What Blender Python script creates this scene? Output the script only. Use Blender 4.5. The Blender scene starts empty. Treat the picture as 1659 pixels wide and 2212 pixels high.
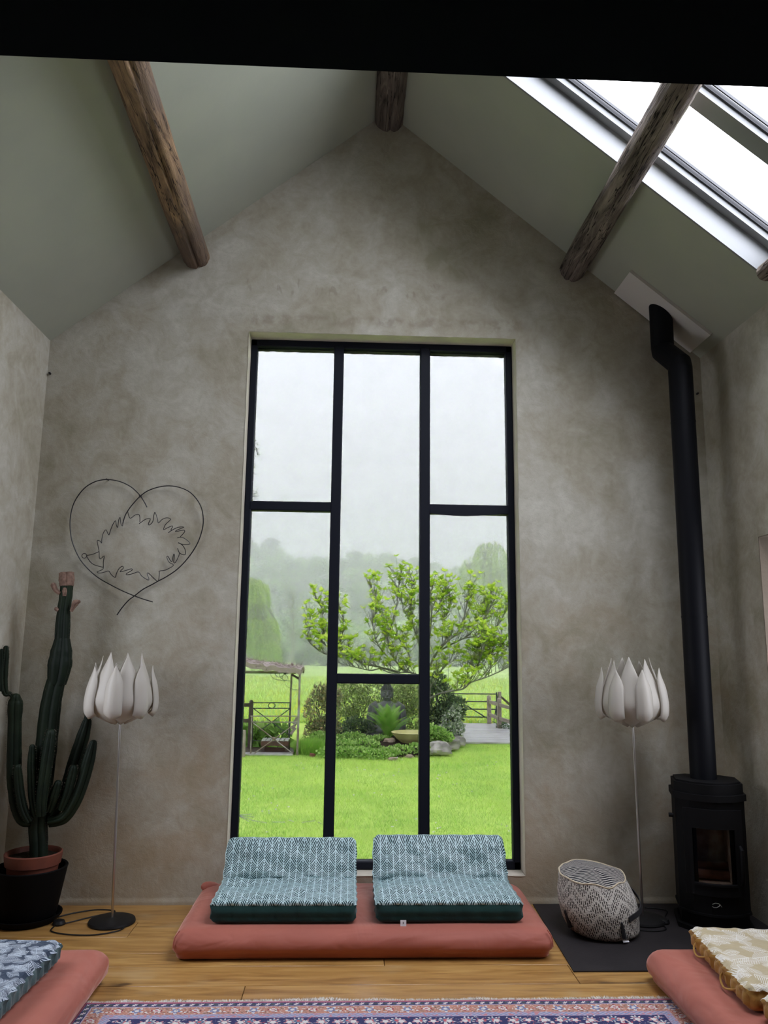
import bpy, bmesh, math, random
import numpy as np
from mathutils import Vector, Matrix, Euler, noise
R = math.radians
PI = math.pi
rng = random.Random(7)
nrg = np.random.default_rng(7)
SC = bpy.context.scene
COL = SC.collection

# ---------------------------------------------------------------- camera
FPX, CX, CY = 1677.9, 829.5, 1106.0
CAM = Vector((-0.10, -5.09, 1.55))
PIT, YAW, ROL = R(9.881), R(2.36), R(0.65)
_f = Vector((math.sin(YAW), math.cos(YAW), 0)); _r = Vector((math.cos(YAW), -math.sin(YAW), 0)); _u = Vector((0, 0, 1))
_f2 = _f * math.cos(PIT) + _u * math.sin(PIT); _u2 = _u * math.cos(PIT) - _f * math.sin(PIT)
RIGHT = _r * math.cos(ROL) + _u2 * math.sin(ROL); UP = _u2 * math.cos(ROL) - _r * math.sin(ROL); FWD = _f2
cd = bpy.data.cameras.new('camera'); cam = bpy.data.objects.new('camera', cd); COL.objects.link(cam)
cd.sensor_fit = 'HORIZONTAL'; cd.sensor_width = 36; cd.lens = 36 * FPX / 1659
cd.clip_start = 0.05; cd.clip_end = 900
cam.matrix_world = Matrix(((RIGHT.x, UP.x, -FWD.x, CAM.x), (RIGHT.y, UP.y, -FWD.y, CAM.y), (RIGHT.z, UP.z, -FWD.z, CAM.z), (0, 0, 0, 1)))
SC.camera = cam

# ---------------------------------------------------------------- sky, light, exposure
SKY_H = 11.00      # overcast radiance at the horizon
SKY_K = 1.10      # rise towards the zenith
GLASS_T = 0.0715    # tint put into the big window panes to dim the garden view
w = bpy.data.worlds.new('overcast_sky'); SC.world = w; w.use_nodes = True
nt = w.node_tree; nt.nodes.clear()
wo = nt.nodes.new('ShaderNodeOutputWorld'); bg = nt.nodes.new('ShaderNodeBackground')
tc = nt.nodes.new('ShaderNodeTexCoord'); sx = nt.nodes.new('ShaderNodeSeparateXYZ')
mx = nt.nodes.new('ShaderNodeMath'); mx.operation = 'MAXIMUM'; mx.inputs[1].default_value = 0
ma = nt.nodes.new('ShaderNodeMath'); ma.operation = 'MULTIPLY_ADD'; ma.inputs[1].default_value = SKY_H * SKY_K; ma.inputs[2].default_value = SKY_H
nz = nt.nodes.new('ShaderNodeTexNoise'); nz.inputs['Scale'].default_value = 2.2; nz.inputs['Detail'].default_value = 3
mr = nt.nodes.new('ShaderNodeMapRange'); mr.inputs[1].default_value = .3; mr.inputs[2].default_value = .7; mr.inputs[3].default_value = .94; mr.inputs[4].default_value = 1.06
mm = nt.nodes.new('ShaderNodeMath'); mm.operation = 'MULTIPLY'
L = nt.links.new
L(tc.outputs['Generated'], sx.inputs[0]); L(sx.outputs['Z'], mx.inputs[0]); L(mx.outputs[0], ma.inputs[0])
L(tc.outputs['Generated'], nz.inputs['Vector']); L(nz.outputs['Fac'], mr.inputs[0])
L(ma.outputs[0], mm.inputs[0]); L(mr.outputs[0], mm.inputs[1]); L(mm.outputs[0], bg.inputs['Strength'])
bg.inputs['Color'].default_value = (0.92, 0.965, 1.06, 1); L(bg.outputs[0], wo.inputs[0])

def portal(loc, direction, sx_, sy_):
    l = bpy.data.lights.new('portal', 'AREA'); l.shape = 'RECTANGLE'; l.size = sx_; l.size_y = sy_
    l.cycles.is_portal = True
    o = bpy.data.objects.new('portal', l); COL.objects.link(o); o.location = loc
    o.rotation_euler = Vector(direction).to_track_quat('-Z', 'Y').to_euler(); return o
portal((0.09, 0.2, 1.92), (0, -1, 0), 1.9, 3.6)

vs = SC.view_settings
vs.view_transform = 'Standard'; vs.look = 'None'; vs.exposure = 0.0; vs.gamma = 1.0; vs.use_curve_mapping = False
cy = SC.cycles
cy.max_bounces = 8; cy.diffuse_bounces = 5; cy.glossy_bounces = 3; cy.transmission_bounces = 4
cy.transparent_max_bounces = 12; cy.volume_bounces = 2; cy.sample_clamp_indirect = 15; cy.use_denoising = True
cy.use_adaptive_sampling = False; cy.caustics_reflective = False; cy.caustics_refractive = False

# ---------------------------------------------------------------- pixel -> place helpers (the photograph's frame)
def ray(u, v): return FWD + RIGHT * ((u - CX) / FPX) - UP * ((v - CY) / FPX)
def at(u, v, Y):
    d = ray(u, v); return CAM + d * ((Y - CAM.y) / d.y)
def onz(u, v, Z):
    d = ray(u, v); return CAM + d * ((Z - CAM.z) / d.z)
def lerp(a, b, t): return a + (b - a) * t
def nse(x, y=0, z=0): return noise.noise(Vector((x, y, z)))

# ---------------------------------------------------------------- node helpers
class S:
    def __init__(s, t, k): s.t, s.k = t, k
    def _m(s, op, *o):
        n = s.t.nodes.new('ShaderNodeMath'); n.operation = op
        for i, a in enumerate((s,) + o):
            if isinstance(a, S): s.t.links.new(a.k, n.inputs[i])
            else: n.inputs[i].default_value = a
        return S(s.t, n.outputs[0])
    def __add__(s, o): return s._m('ADD', o)
    def __sub__(s, o): return s._m('SUBTRACT', o)
    def __mul__(s, o): return s._m('MULTIPLY', o)
    def __truediv__(s, o): return s._m('DIVIDE', o)
    def fr(s): return s._m('FRACT')
    def ab(s): return s._m('ABSOLUTE')
    def sin(s): return s._m('SINE')
    def cos(s): return s._m('COSINE')
    def lt(s, o): return s._m('LESS_THAN', o)
    def gt(s, o): return s._m('GREATER_THAN', o)
    def mx(s, o): return s._m('MAXIMUM', o)
    def mn(s, o): return s._m('MINIMUM', o)
    def pw(s, o): return s._m('POWER', o)
    def sq(s): return s._m('SQRT')
    def at2(s, o): return s._m('ARCTAN2', o)
    def step(s, a, b, lo=0., hi=1.):
        n = s.t.nodes.new('ShaderNodeMapRange'); n.interpolation_type = 'SMOOTHSTEP'
        s.t.links.new(s.k, n.inputs[0])
        for i, x in enumerate((a, b, lo, hi)): n.inputs[i + 1].default_value = x
        return S(s.t, n.outputs[0])
class Mat:
    def __init__(m, name, rough=.7, spec=.5, metal=0., sheen=0.):
        m.m = bpy.data.materials.new(name); m.m.use_nodes = True; m.t = m.m.node_tree
        m.b = m.t.nodes['Principled BSDF']; m.out = m.t.nodes['Material Output']
        m.b.inputs['Roughness'].default_value = rough; m.b.inputs['Specular IOR Level'].default_value = spec
        m.b.inputs['Metallic'].default_value = metal
        if sheen: m.b.inputs['Sheen Weight'].default_value = sheen; m.b.inputs['Sheen Roughness'].default_value = .4
    def new(m, ty, **k):
        n = m.t.nodes.new(ty)
        for a, b in k.items(): setattr(n, a, b)
        return n
    def ln(m, a, b): m.t.links.new(a.k if isinstance(a, S) else a, b)
    def obj(m, scale=(1, 1, 1), rnd=0.):
        n = m.new('ShaderNodeTexCoord'); mp = m.new('ShaderNodeMapping'); mp.inputs['Scale'].default_value = scale
        m.ln(n.outputs['Object'], mp.inputs[0])
        if rnd:
            oi = m.new('ShaderNodeObjectInfo'); r = S(m.t, oi.outputs['Random']) * rnd
            c = m.new('ShaderNodeCombineXYZ'); m.ln(r, c.inputs[0]); m.ln(r * 1.7, c.inputs[1]); m.ln(r * .6, c.inputs[2]); m.ln(c.outputs[0], mp.inputs['Location'])
        return mp.outputs[0]
    def uv(m):
        n = m.new('ShaderNodeTexCoord'); s = m.new('ShaderNodeSeparateXYZ'); m.ln(n.outputs['UV'], s.inputs[0])
        return S(m.t, s.outputs[0]), S(m.t, s.outputs[1]), n.outputs['UV']
    def xyz(m, vec):
        s = m.new('ShaderNodeSeparateXYZ'); m.ln(vec, s.inputs[0]); return [S(m.t, s.outputs[i]) for i in range(3)]
    def noise(m, vec, scale, detail=4, rough=.55, dist=0.):
        n = m.new('ShaderNodeTexNoise'); n.inputs['Scale'].default_value = scale; n.inputs['Detail'].default_value = detail
        n.inputs['Roughness'].default_value = rough; n.inputs['Distortion'].default_value = dist; m.ln(vec, n.inputs['Vector']); return S(m.t, n.outputs['Fac'])
    def mix(m, f, a, b, mode='MIX'):
        n = m.new('ShaderNodeMix', data_type='RGBA', blend_type=mode)
        if isinstance(f, S): m.ln(f, n.inputs[0])
        else: n.inputs[0].default_value = f
        for i, c in ((6, a), (7, b)):
            if isinstance(c, tuple): n.inputs[i].default_value = (*c, 1)
            else: m.ln(c, n.inputs[i])
        return n.outputs[2]
    def ramp(m, f, stops):
        n = m.new('ShaderNodeValToRGB'); e = n.color_ramp.elements
        while len(e) < len(stops): e.new(.5)
        for i, (p, c) in enumerate(stops): e[i].position = p; e[i].color = (*c, 1)
        m.ln(f, n.inputs[0]); return n.outputs[0]
    def col(m, c):
        if isinstance(c, tuple): m.b.inputs['Base Color'].default_value = (*c, 1)
        else: m.ln(c, m.b.inputs['Base Color'])
        return m
    def bump(m, h, strength=.3, dist=.01):
        n = m.new('ShaderNodeBump'); n.inputs['Strength'].default_value = strength; n.inputs['Distance'].default_value = dist
        m.ln(h, n.inputs['Height']); m.ln(n.outputs[0], m.b.inputs['Normal']); return m
    def island(m): return S(m.t, m.new('ShaderNodeNewGeometry').outputs['Random Per Island'])
    def orand(m): return S(m.t, m.new('ShaderNodeObjectInfo').outputs['Random'])
def simple(name, c, c2=None, scale=8, rough=.7, spec=.5, metal=0., bump=0., bscale=60, sheen=0.):
    m = Mat(name, rough, spec, metal, sheen); v = m.obj()
    if c2: m.col(m.mix(m.noise(v, scale).step(.35, .65), c, c2))
    else: m.col(c)
    if bump: m.bump(m.noise(v, bscale, 3), bump, .01)
    return m.m

# ---------------------------------------------------------------- materials
def mk_plaster(name, front):
    m = Mat(name, .92, .2); v = m.obj(); x, y, z = m.xyz(v)
    n1 = m.noise(v, 1.1, 5, .6, .4); n2 = m.noise(v, 4.5, 5, .62, .8); n3 = m.noise(v, 22, 4, .6, .5)
    sw = m.noise(v, 5.5, 4, .55, 3.2); c = m.ramp(n1 * .43 + n2 * .35 + n3 * .10 + sw * .12, [(.38, (.300, .283, .205)), (.47, (.385, .357, .280)), (.53, (.435, .418, .345)), (.62, (.53, .52, .445))])
    red = (m.noise(v, 1.6, 4, .6, .5) + z.step(2.4, .2) * .20).step(.52, .86) * z.step(3.2, .3) * .62
    c = m.mix(red, c, (.35, .262, .160))
    if front:
        sm = ((z - 3.775).ab().step(.06, .015) * x.step(-1.0, -.8) * x.step(1.2, 1.0) * m.noise(v, 9, 4).step(.42, .6)) * .55
        row = ((z - 4.02).ab().step(.10, .03) * x.step(-1.0, -.85) * x.step(.7, .5) * m.noise(m.obj((1, 1, .45)), 17, 2).step(.6, .68)) * .45
        c = m.mix(sm.mx(row), c, (.25, .215, .16))
    sc = m.noise(m.obj((1, 1, 3)), 12, 2, .5, 2.5); c = m.mix((sc - .5).ab().step(.012, .002) * n2.step(.5, .62) * .35, c, (.25, .22, .18))
    m.col(c)
    m.bump(n2 * .4 + sw * .2 + n3 * .3 + m.noise(v, 140, 3) * .1, .6, .014); return m.m
M = {}
M['plaster_front'] = mk_plaster('gable_plaster', True)
M['plaster'] = mk_plaster('plaster', False)
M['reveal'] = simple('reveal_plaster', (.60, .55, .45), (.50, .46, .38), 5, .85, .3, bump=.3, bscale=30)
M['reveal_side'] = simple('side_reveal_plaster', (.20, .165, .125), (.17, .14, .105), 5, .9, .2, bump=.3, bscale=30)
M['ceiling'] = simple('ceiling_paint', (.385, .405, .325), (.36, .38, .31), 2, .85, .3, bump=.06, bscale=30)
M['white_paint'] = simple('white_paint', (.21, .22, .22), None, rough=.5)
M['plate_white'] = simple('plate_white', (.62, .60, .56), None, rough=.6)
M['gasket'] = simple('dark_gasket', (.03, .032, .035), None, rough=.6)
M['frame'] = simple('window_frame_black', (.007, .009, .016), None, rough=.6, spec=.2)
M['beam_shade_black'] = simple('beam_shade_black', (.002, .003, .005), None, rough=.9, spec=.05)  # unlit darkness put into the beam's colour
M['stove'] = simple('stove_cast_iron', (.0035, .0035, .004), (.003, .003, .0035), 30, .65, .16, bump=.05, bscale=200)
M['pipe'] = simple('flue_black', (.0025, .003, .005), None, rough=.55, spec=.16)
M['chrome'] = simple('brushed_steel', (.55, .54, .52), None, rough=.28, metal=1.)
M['black_plastic'] = simple('black_plastic', (.006, .006, .0065), None, rough=.5, spec=.3)
M['hearth'] = simple('hearth_slate', (.020, .017, .018), (.015, .013, .014), 6, .6, .3, bump=.1, bscale=90)
M['terracotta'] = simple('terracotta_pot', (.17, .048, .028), (.14, .04, .025), 10, .6)
M['planter'] = simple('planter_black', (.003, .003, .0035), None, rough=.75, spec=.1, bump=.05)
M['soil'] = simple('soil', (.022, .016, .011), (.04, .03, .02), 60, .95, .1, bump=.8, bscale=120)
M['firebrick'] = simple('firebrick', (.62, .50, .36), (.40, .28, .17), 14, .9)
M['charred'] = simple('logs', (.24, .10, .05), (.10, .04, .02), 14, .9)
M['tag'] = simple('white_tag', (.75, .76, .78), None, rough=.7)
M['wire'] = simple('black_wire', (.006, .006, .010), None, rough=.4)
M['strap'] = simple('black_strap', (.010, .010, .012), None, rough=.7)
M['cream_piping'] = simple('cream_piping', (.55, .47, .33), None, rough=.8)
M['fringe'] = simple('rug_fringe', (.72, .70, .66), None, rough=.9)
m = Mat('white_translucent'); tl = m.new('ShaderNodeBsdfTranslucent'); tl.inputs[0].default_value = (.9, .92, .95, 1); m.ln(tl.outputs[0], m.out.inputs[0]); M['pane_strip'] = m.m
m = Mat('grey_putty'); tl = m.new('ShaderNodeBsdfTranslucent'); m.ln(m.mix(m.noise(m.obj(), 60, 3).step(.4, .6), (.34, .34, .33), (.20, .20, .195)), tl.inputs[0]); m.ln(tl.outputs[0], m.out.inputs[0]); M['putty'] = m.m
M['stone_dark'] = simple('statue_stone', (.11, .115, .11), (.19, .20, .19), 6, .75, .35, bump=.35, bscale=40)
M['rock'] = simple('garden_rock', (.44, .42, .37), (.17, .165, .14), 4.5, .85, .3, bump=.6, bscale=9)
M['rock_tan'] = simple('tan_rock', (.40, .31, .22), (.26, .22, .16), 5, .85, .3, bump=.5, bscale=9)
M['bowl'] = simple('glazed_bowl', (.66, .62, .26), (.52, .49, .20), 3, .3, .5)
M['brick_out'] = simple('outer_brick', (.55, .53, .49), (.38, .36, .33), 12, .9, bump=.4)
M['rust'] = simple('painted_iron', (.34, .33, .29), (.20, .14, .10), 6, .6)
M['iron_dark'] = simple('dark_iron', (.05, .055, .052), None, rough=.6)
M['reed'] = simple('reed_thatch', (.26, .21, .18), (.42, .36, .31), 40, .95, bump=.5)
M['wood_dark'] = simple('dark_wet_wood', (.05, .034, .026), (.08, .055, .04), 8, .5, bump=.2)
M['wood_red'] = simple('red_brown_wood', (.12, .055, .032), (.09, .045, .03), 6, .6)
M['wood_grey'] = simple('weathered_wood', (.33, .29, .23), (.24, .20, .155), 8, .8, bump=.3)
M['bark'] = simple('grey_bark', (.24, .235, .20), (.14, .135, .115), 14, .85, bump=.5, bscale=50)
M['bark_dark'] = simple('dark_bark', (.05, .045, .04), None, rough=.85)
M['mesh_hill'] = simple('hill_ground', (.03, .06, .03), (.02, .045, .02), .1, .95)  # ground colour darkened to stand in for shade between the trees

m = Mat('log_wood', .8, .25); v = m.obj((6, 1.0, 6)); n = m.noise(v, 3.2, 6, .65, .6); n2 = m.noise(m.obj((1, .5, 1)), 2.3, 3)
c = m.ramp(n, [(.30, (.060, .038, .026)), (.44, (.19, .125, .075)), (.6, (.33, .215, .12)), (.75, (.50, .33, .18))]); c = m.mix((m.noise(m.obj((9, .55, 9)), 2.6, 3, .6, .4) - .5).ab().step(.020, .004), c, (.018, .012, .009))
m.col(m.mix(n2.step(.40, .68), c, (.135, .10, .078), 'MIX')); m.bump(n, .8, .02); M['log'] = m.m
m = Mat('log_grey', .85, .2); v = m.obj((6, 1.0, 6)); n = m.noise(v, 3.2, 6, .65, .6)
c = m.ramp(n, [(.30, (.050, .040, .034)), (.5, (.155, .128, .105)), (.72, (.31, .26, .215))]); m.col(m.mix((m.noise(m.obj((9, .55, 9)), 2.6, 3, .6, .4) - .5).ab().step(.020, .004), c, (.015, .012, .010))); m.bump(n, .8, .02); M['log_grey'] = m.m

m = Mat('floor_oak', .33, .5); v = m.obj((1.3, 13, 3), 40.); n = m.noise(v, 1.6, 6, .62, .9); v2 = m.obj((1, 1.6, 1), 40.)
big = m.noise(v2, 1.7, 3); kn = m.noise(m.obj((1, 2.2, 1), 40.), 2.6, 2, .5, .6)
c = m.ramp(n, [(.28, (.18, .082, .020)), (.5, (.38, .205, .058)), (.72, (.53, .32, .105))])
c = m.mix(m.orand() * .6, c, m.mix(.5, c, (.34, .18, .06)))
c = m.mix(big.step(.58, .74) * .5, c, (.52, .39, .21)); c = m.mix(kn.step(.70, .76) * .8, c, (.055, .03, .016))
m.col(c); m.bump(n, .12, .004); M['oak'] = m.m

m = Mat('terracotta_sheet', .66, .45, 0, .55); m.b.inputs['Sheen Tint'].default_value = (1, .72, .62, 1); v = m.obj((1, 1, 1)); n = m.noise(m.obj((1.6, 1.6, 6)), 1.6, 2, .5, 1.2)
m.col(m.mix(m.noise(v, 2.2).step(.3, .7), (.40, .115, .078), (.36, .10, .068)))
m.bump(n * .9 + m.noise(m.obj((4, 1.2, 3)), 1.6, 2, .5, 1.4) * .25, .55, .04); M['sheet'] = m.m

def leaf_print():
    m = Mat('leaf_print_fabric', .5, .6, 0, .65); m.b.inputs['Sheen Tint'].default_value = (.66, .98, 1, 1); m.b.inputs['Sheen Roughness'].default_value = .3; u, v, _ = m.uv(); vec = m.obj()
    U = u / .074; V = v / .104
    xA = (U + .5).fr() - .5; yA = V.fr(); xB = U.fr() - .5; yB = (V + .5).fr()
    sA = (yA * PI).sin(); inA = xA.ab().lt(sA * sA * .5); nA = inA * -1. + 1.
    x = xA * inA + xB * nA; y = yA * inA + yB * nA; ax = x.ab(); g = (y * PI).sin(); g = g * g * .5
    wh = ax.lt(.026).mx((g - ax).lt(.030)).mx(((y - ax * .9) * 7.).fr().lt(.36))
    m.col(m.mix(wh, (.005, .042, .048), (.50, .67, .69)))
    m.bump(m.noise(vec, 9, 4, .5, 1.0), .45, .03); return m.m
M['leaf_print'] = leaf_print()
M['green_cotton'] = simple('dark_green_cotton', (.006, .040, .036), (.005, .032, .03), 6, .8, .3, sheen=.25, bump=.3, bscale=25)
M['teal_cotton'] = simple('teal_cotton', (.075, .125, .13), (.06, .105, .11), 8, .8, .3, sheen=.3, bump=.3, bscale=25)
M['mustard_cotton'] = simple('mustard_cotton', (.44, .245, .055), (.36, .19, .04), 8, .8, .3, sheen=.3, bump=.3, bscale=25)
def palm_print(name, dark, light, dens, fz=1.):
    m = Mat(name, .75, .3, 0, .25); u, v, uvv = m.uv(); acc = None
    for sc, off in ((6.2, 0.), (7.7, 3.3), (9.5, 7.7)):
        mp = m.new('ShaderNodeMapping'); mp.inputs['Location'].default_value = (off, off * .7, 0); mp.inputs['Scale'].default_value = (sc * fz, sc * fz, 1); m.ln(uvv, mp.inputs[0])
        vo = m.new('ShaderNodeTexVoronoi', voronoi_dimensions='2D'); vo.inputs['Scale'].default_value = 1.; m.ln(mp.outputs[0], vo.inputs['Vector'])
        px, py, _z = m.xyz(mp.outputs[0]); qx, qy, _z = m.xyz(vo.outputs['Position']); rr, gg, _b = m.xyz(vo.outputs['Color'])
        dx, dy = px - qx, py - qy; a = rr * (2 * PI); ca, sa = a.cos(), a.sin()
        lx = dx * ca + dy * sa; ly = (dy * ca - dx * sa).ab()
        lim = ((lx + .5) * PI).sin() * .34
        st = ((lx - ly * .8) * 13.).fr().lt(.40) * ly.lt(lim) * lx.ab().lt(.47)
        st = st.mx(ly.lt(.018) * lx.ab().lt(.47)); acc = st if acc is None else acc.mx(st * gg.lt(dens))
    m.col(m.mix(acc, dark, light)); m.bump(m.noise(m.obj(), 9, 4, .5, 1.), .45, .03); return m.m
M['palm_navy'] = palm_print('navy_palm_print', (.026, .046, .082), (.46, .53, .60), .85, 1.7)
M['palm_beige'] = palm_print('beige_palm_print', (.46, .385, .235), (.74, .72, .65), .7, 1.25)

def rug_mat():
    m = Mat('persian_rug', .95, .1, 0, .2); u, v, uvv = m.uv(); u = u * 1.27; v = v * 1.27   # u: across (0..W), v: from far edge
    Wd = 2.658 * 1.27
    e = v.mn(u.mn(u * -1. + Wd)); far = v.lt(u.mn(u * -1. + Wd)); nf = far * -1. + 1.
    s = u * far + v * nf
    def flower(per, c0, r, n, off=0.):
        a = ((s / per + off).fr() - .5) * per; t = e - c0; d = (a * a + t * t).sq(); th = a.at2(t)
        return d, d.lt(((th * n).cos() * .3 + .72) * r)
    def band(a, b): return e.gt(a) * e.lt(b)
    nz1 = m.noise(uvv, 90, 2); nz2 = m.noise(uvv, 38, 3, .6, 1.); nz3 = m.noise(uvv, 60, 2, .5, .6)
    navy, white, pink, salmon, crim, blue = (.030, .034, .115), (.66, .64, .62), (.50, .22, .24), (.50, .235, .17), (.28, .02, .055), (.16, .19, .36)
    c = navy
    d, f = flower(.085, .245, .030, 5.); d2, f2 = flower(.13, .235, .036, 8., .3); d3, f3 = flower(.19, .31, .055, 6., .1)
    c = m.mix(f3, c, white); c = m.mix(f3 * d3.lt(.03), c, crim); c = m.mix(f3 * d3.lt(.014), c, white)
    c = m.mix(f2, c, white); c = m.mix(f2 * d2.lt(.022), c, (.12, .2, .3)); c = m.mix(f2 * d2.lt(.010), c, (.55, .1, .12))
    c = m.mix(f, c, pink); c = m.mix(f * d.lt(.016), c, white)
    c = m.mix(nz2.step(.60, .63) * .9, c, white); c = m.mix(nz3.step(.66, .69), c, (.45, .08, .10))
    # guard band
    g = m.mix((s / .03 + e / .02).fr().lt(.45), (.42, .38, .50), (.20, .26, .42)); g = m.mix(nz3.step(.56, .6), g, pink); c = m.mix(band(.15, .192), c, g)
    # main salmon border
    b = m.mix(nz2.step(.52, .58), salmon, (.36, .20, .15)); d, f = flower(.21, .105, .040, 5.); d2, f2 = flower(.21, .100, .030, 4., .5); d3, f3 = flower(.07, .12, .016, 3., .25)
    b = m.mix(f3, b, (.33, .08, .07)); b = m.mix(f3 * d3.lt(.008), b, white)
    b = m.mix(f, b, white); b = m.mix(f * d.lt(.026), b, blue); b = m.mix(f * d.lt(.012), b, white)
    b = m.mix(f2, b, crim); b = m.mix(f2 * d2.lt(.021), b, white); b = m.mix(f2 * d2.lt(.010), b, pink)
    b = m.mix(nz1.step(.62, .66), b, (.06, .07, .05)); b = m.mix(nz1.step(.40, .36), b, white)
    c = m.mix(band(.062, .148), c, b)
    o = m.mix((s / .045).fr().lt(.5), navy, (.07, .08, .16)); d, f = flower(.052, .036, .013, 4.); d2, f2 = flower(.052, .036, .011, 3., .5)
    o = m.mix(f, o, white); o = m.mix(f * d.lt(.006), o, pink); o = m.mix(f2, o, (.06, .09, .06)); o = m.mix(((s / .052 + e / .05).fr() - .25).ab().lt(.08) * band(.024, .048), o, white)
    c = m.mix(band(.018, .056), c, o); c = m.mix(band(.056, .062), c, (.50, .42, .52)); c = m.mix(band(.148, .153).mx(band(.189, .194)), c, (.40, .30, .42))
    c = m.mix(e.lt(.018), c, (.34, .09, .14)); c = m.mix(e.lt(.006), c, (.5, .25, .3))
    m.col(c); m.bump(m.noise(uvv, 350, 2), .4, .006); return m.m
M['rug'] = rug_mat()

def pouf_mats():
    m = Mat('pouf_side_weave', .9, .2); u, v, uvv = m.uv()
    tri = ((u / .130).fr() - .5).ab() * 2.
    lev = v / .080 + tri * 1.1
    dash = (u / .0105).fr().lt(.50) * lev.fr().gt(.24) * (v / .030 + (u / .0105)._m('FLOOR') * .37).fr().lt(.82)
    nz_ = m.noise(uvv, 60, 2).gt(.40)
    m.col(m.mix(dash * nz_, (.50, .47, .42), (.035, .030, .028))); m.bump(m.noise(uvv, 120, 2), .5, .008)
    t = Mat('pouf_top_stripe', .9, .2); u, v, uvv = t.uv(); wv = t.noise(uvv, 11, 2)
    t.col(t.mix(((v + wv * .02) / .0150).fr().lt(.40), (.022, .022, .026), (.46, .43, .39))); t.bump(t.noise(uvv, 120, 2), .4, .006)
    return m.m, t.m
M['pouf_side'], M['pouf_top'] = pouf_mats()

def glass(name, tint, refl=1.):
    m = Mat(name); t = m.t; t.nodes.remove(m.b)
    tr = m.new('ShaderNodeBsdfTransparent'); tr.inputs[0].default_value = (tint, tint * .99, tint * 1.005, 1)
    gl = m.new('ShaderNodeBsdfGlossy'); gl.inputs['Roughness'].default_value = .0; gl.inputs[0].default_value = (1, 1, 1, 1)
    lw = m.new('ShaderNodeLayerWeight'); lw.inputs[0].default_value = .5; f = (S(t, lw.outputs['Facing']).pw(5.) * .9 + .005) * refl
    mx_ = m.new('ShaderNodeMixShader'); m.ln(f, mx_.inputs[0]); m.ln(tr.outputs[0], mx_.inputs[1]); m.ln(gl.outputs[0], mx_.inputs[2]); m.ln(mx_.outputs[0], m.out.inputs[0])
    return m.m
M['glass'] = glass('dimmed_pane', math.sqrt(GLASS_T)); M['glass_clear'] = glass('clear_pane', .97); M['glass_half'] = glass('side_pane', .60); M['stove_glass'] = glass('smoked_stove_glass', .66)  # window and side panes darkened to hold down daylight and the outside view

def petal_mat():
    m = Mat('petal_plastic', .38, .5); t = m.t; m.col((.74, .71, .64))
    tl = m.new('ShaderNodeBsdfTranslucent'); tl.inputs[0].default_value = (.60, .55, .47, 1)
    mx_ = m.new('ShaderNodeMixShader'); mx_.inputs[0].default_value = .42; m.ln(m.b.outputs[0], mx_.inputs[1]); m.ln(tl.outputs[0], mx_.inputs[2]); m.ln(mx_.outputs[0], m.out.inputs[0]); return m.m
M['petal'] = petal_mat()

def leafm(name, stops, transl=.35, rough=.5, big=None, vary=False):
    m = Mat(name, rough, .4); c = m.ramp(m.island(), stops)
    if vary: c = m.mix(1., c, m.ramp(m.orand(), [(0, (.35, .42, .45)), (.5, (.80, .85, .80)), (1, (1.25, 1.2, 1.05))]), 'MULTIPLY')
    if big: c = m.mix(m.noise(m.obj(), .9, 4, .6, .6).step(.40, .62), c, big, 'MULTIPLY')
    m.col(c)
    tl = m.new('ShaderNodeBsdfTranslucent'); m.ln(c, tl.inputs[0])
    mx_ = m.new('ShaderNodeMixShader'); mx_.inputs[0].default_value = transl; m.ln(m.b.outputs[0], mx_.inputs[1]); m.ln(tl.outputs[0], mx_.inputs[2]); m.ln(mx_.outputs[0], m.out.inputs[0]); return m.m
def obleaf(name, c1, c2, transl=.4):
    m = Mat(name, .5, .4); c = m.mix(m.orand(), c1, c2); m.col(c)
    tl = m.new('ShaderNodeBsdfTranslucent'); m.ln(c, tl.inputs[0])
    mx_ = m.new('ShaderNodeMixShader'); mx_.inputs[0].default_value = transl; m.ln(m.b.outputs[0], mx_.inputs[1]); m.ln(tl.outputs[0], mx_.inputs[2]); m.ln(mx_.outputs[0], m.out.inputs[0]); return m.m
M['grass'] = leafm('grass_blades', [(0, (.42, .62, .11)), (.5, (.56, .75, .17)), (1, (.75, .90, .32))], .4, big=(.74, .86, .80))
M['tallgrass'] = leafm('tall_grass', [(0, (.22, .45, .06)), (1, (.40, .64, .12))], .35)
M['meadow'] = leafm('meadow_tufts', [(0, (.42, .62, .16)), (.75, (.58, .78, .24)), (.82, (.80, .76, .08)), (1, (.80, .76, .08))], .3)
M['fig_leaf'] = obleaf('fig_leaf', (.50, .70, .06), (.80, .92, .14), .55)
M['fig_leaf_stuff'] = leafm('fig_foliage', [(0, (.38, .58, .07)), (.5, (.60, .78, .10)), (1, (.80, .92, .16))], .55)
M['bush_red'] = leafm('photinia_leaves', [(0, (.20, .25, .12)), (.6, (.36, .40, .20)), (.85, (.60, .50, .26)), (1, (.72, .48, .28))], .35)
M['bush_olive'] = leafm('olive_shrub_leaves', [(0, (.22, .30, .13)), (.6, (.40, .50, .20)), (1, (.68, .76, .34))], .35)
M['bush_dark'] = leafm('dark_shrub_leaves', [(0, (.08, .13, .07)), (.75, (.18, .26, .13)), (1, (.46, .54, .28))], .3)
M['bush_white'] = leafm('variegated_leaves', [(0, (.10, .17, .08)), (.4, (.20, .29, .14)), (.6, (.60, .66, .52)), (1, (.75, .78, .68))], .25)
M['cover'] = leafm('ground_cover_leaves', [(0, (.20, .38, .08)), (.7, (.38, .60, .14)), (1, (.60, .78, .28))], .3)
M['fern'] = obleaf('fern_frond', (.26, .52, .09), (.44, .68, .16), .4)
M['willow'] = leafm('willow_leaves', [(0, (.32, .48, .09)), (1, (.60, .74, .20))], .4)
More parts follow.
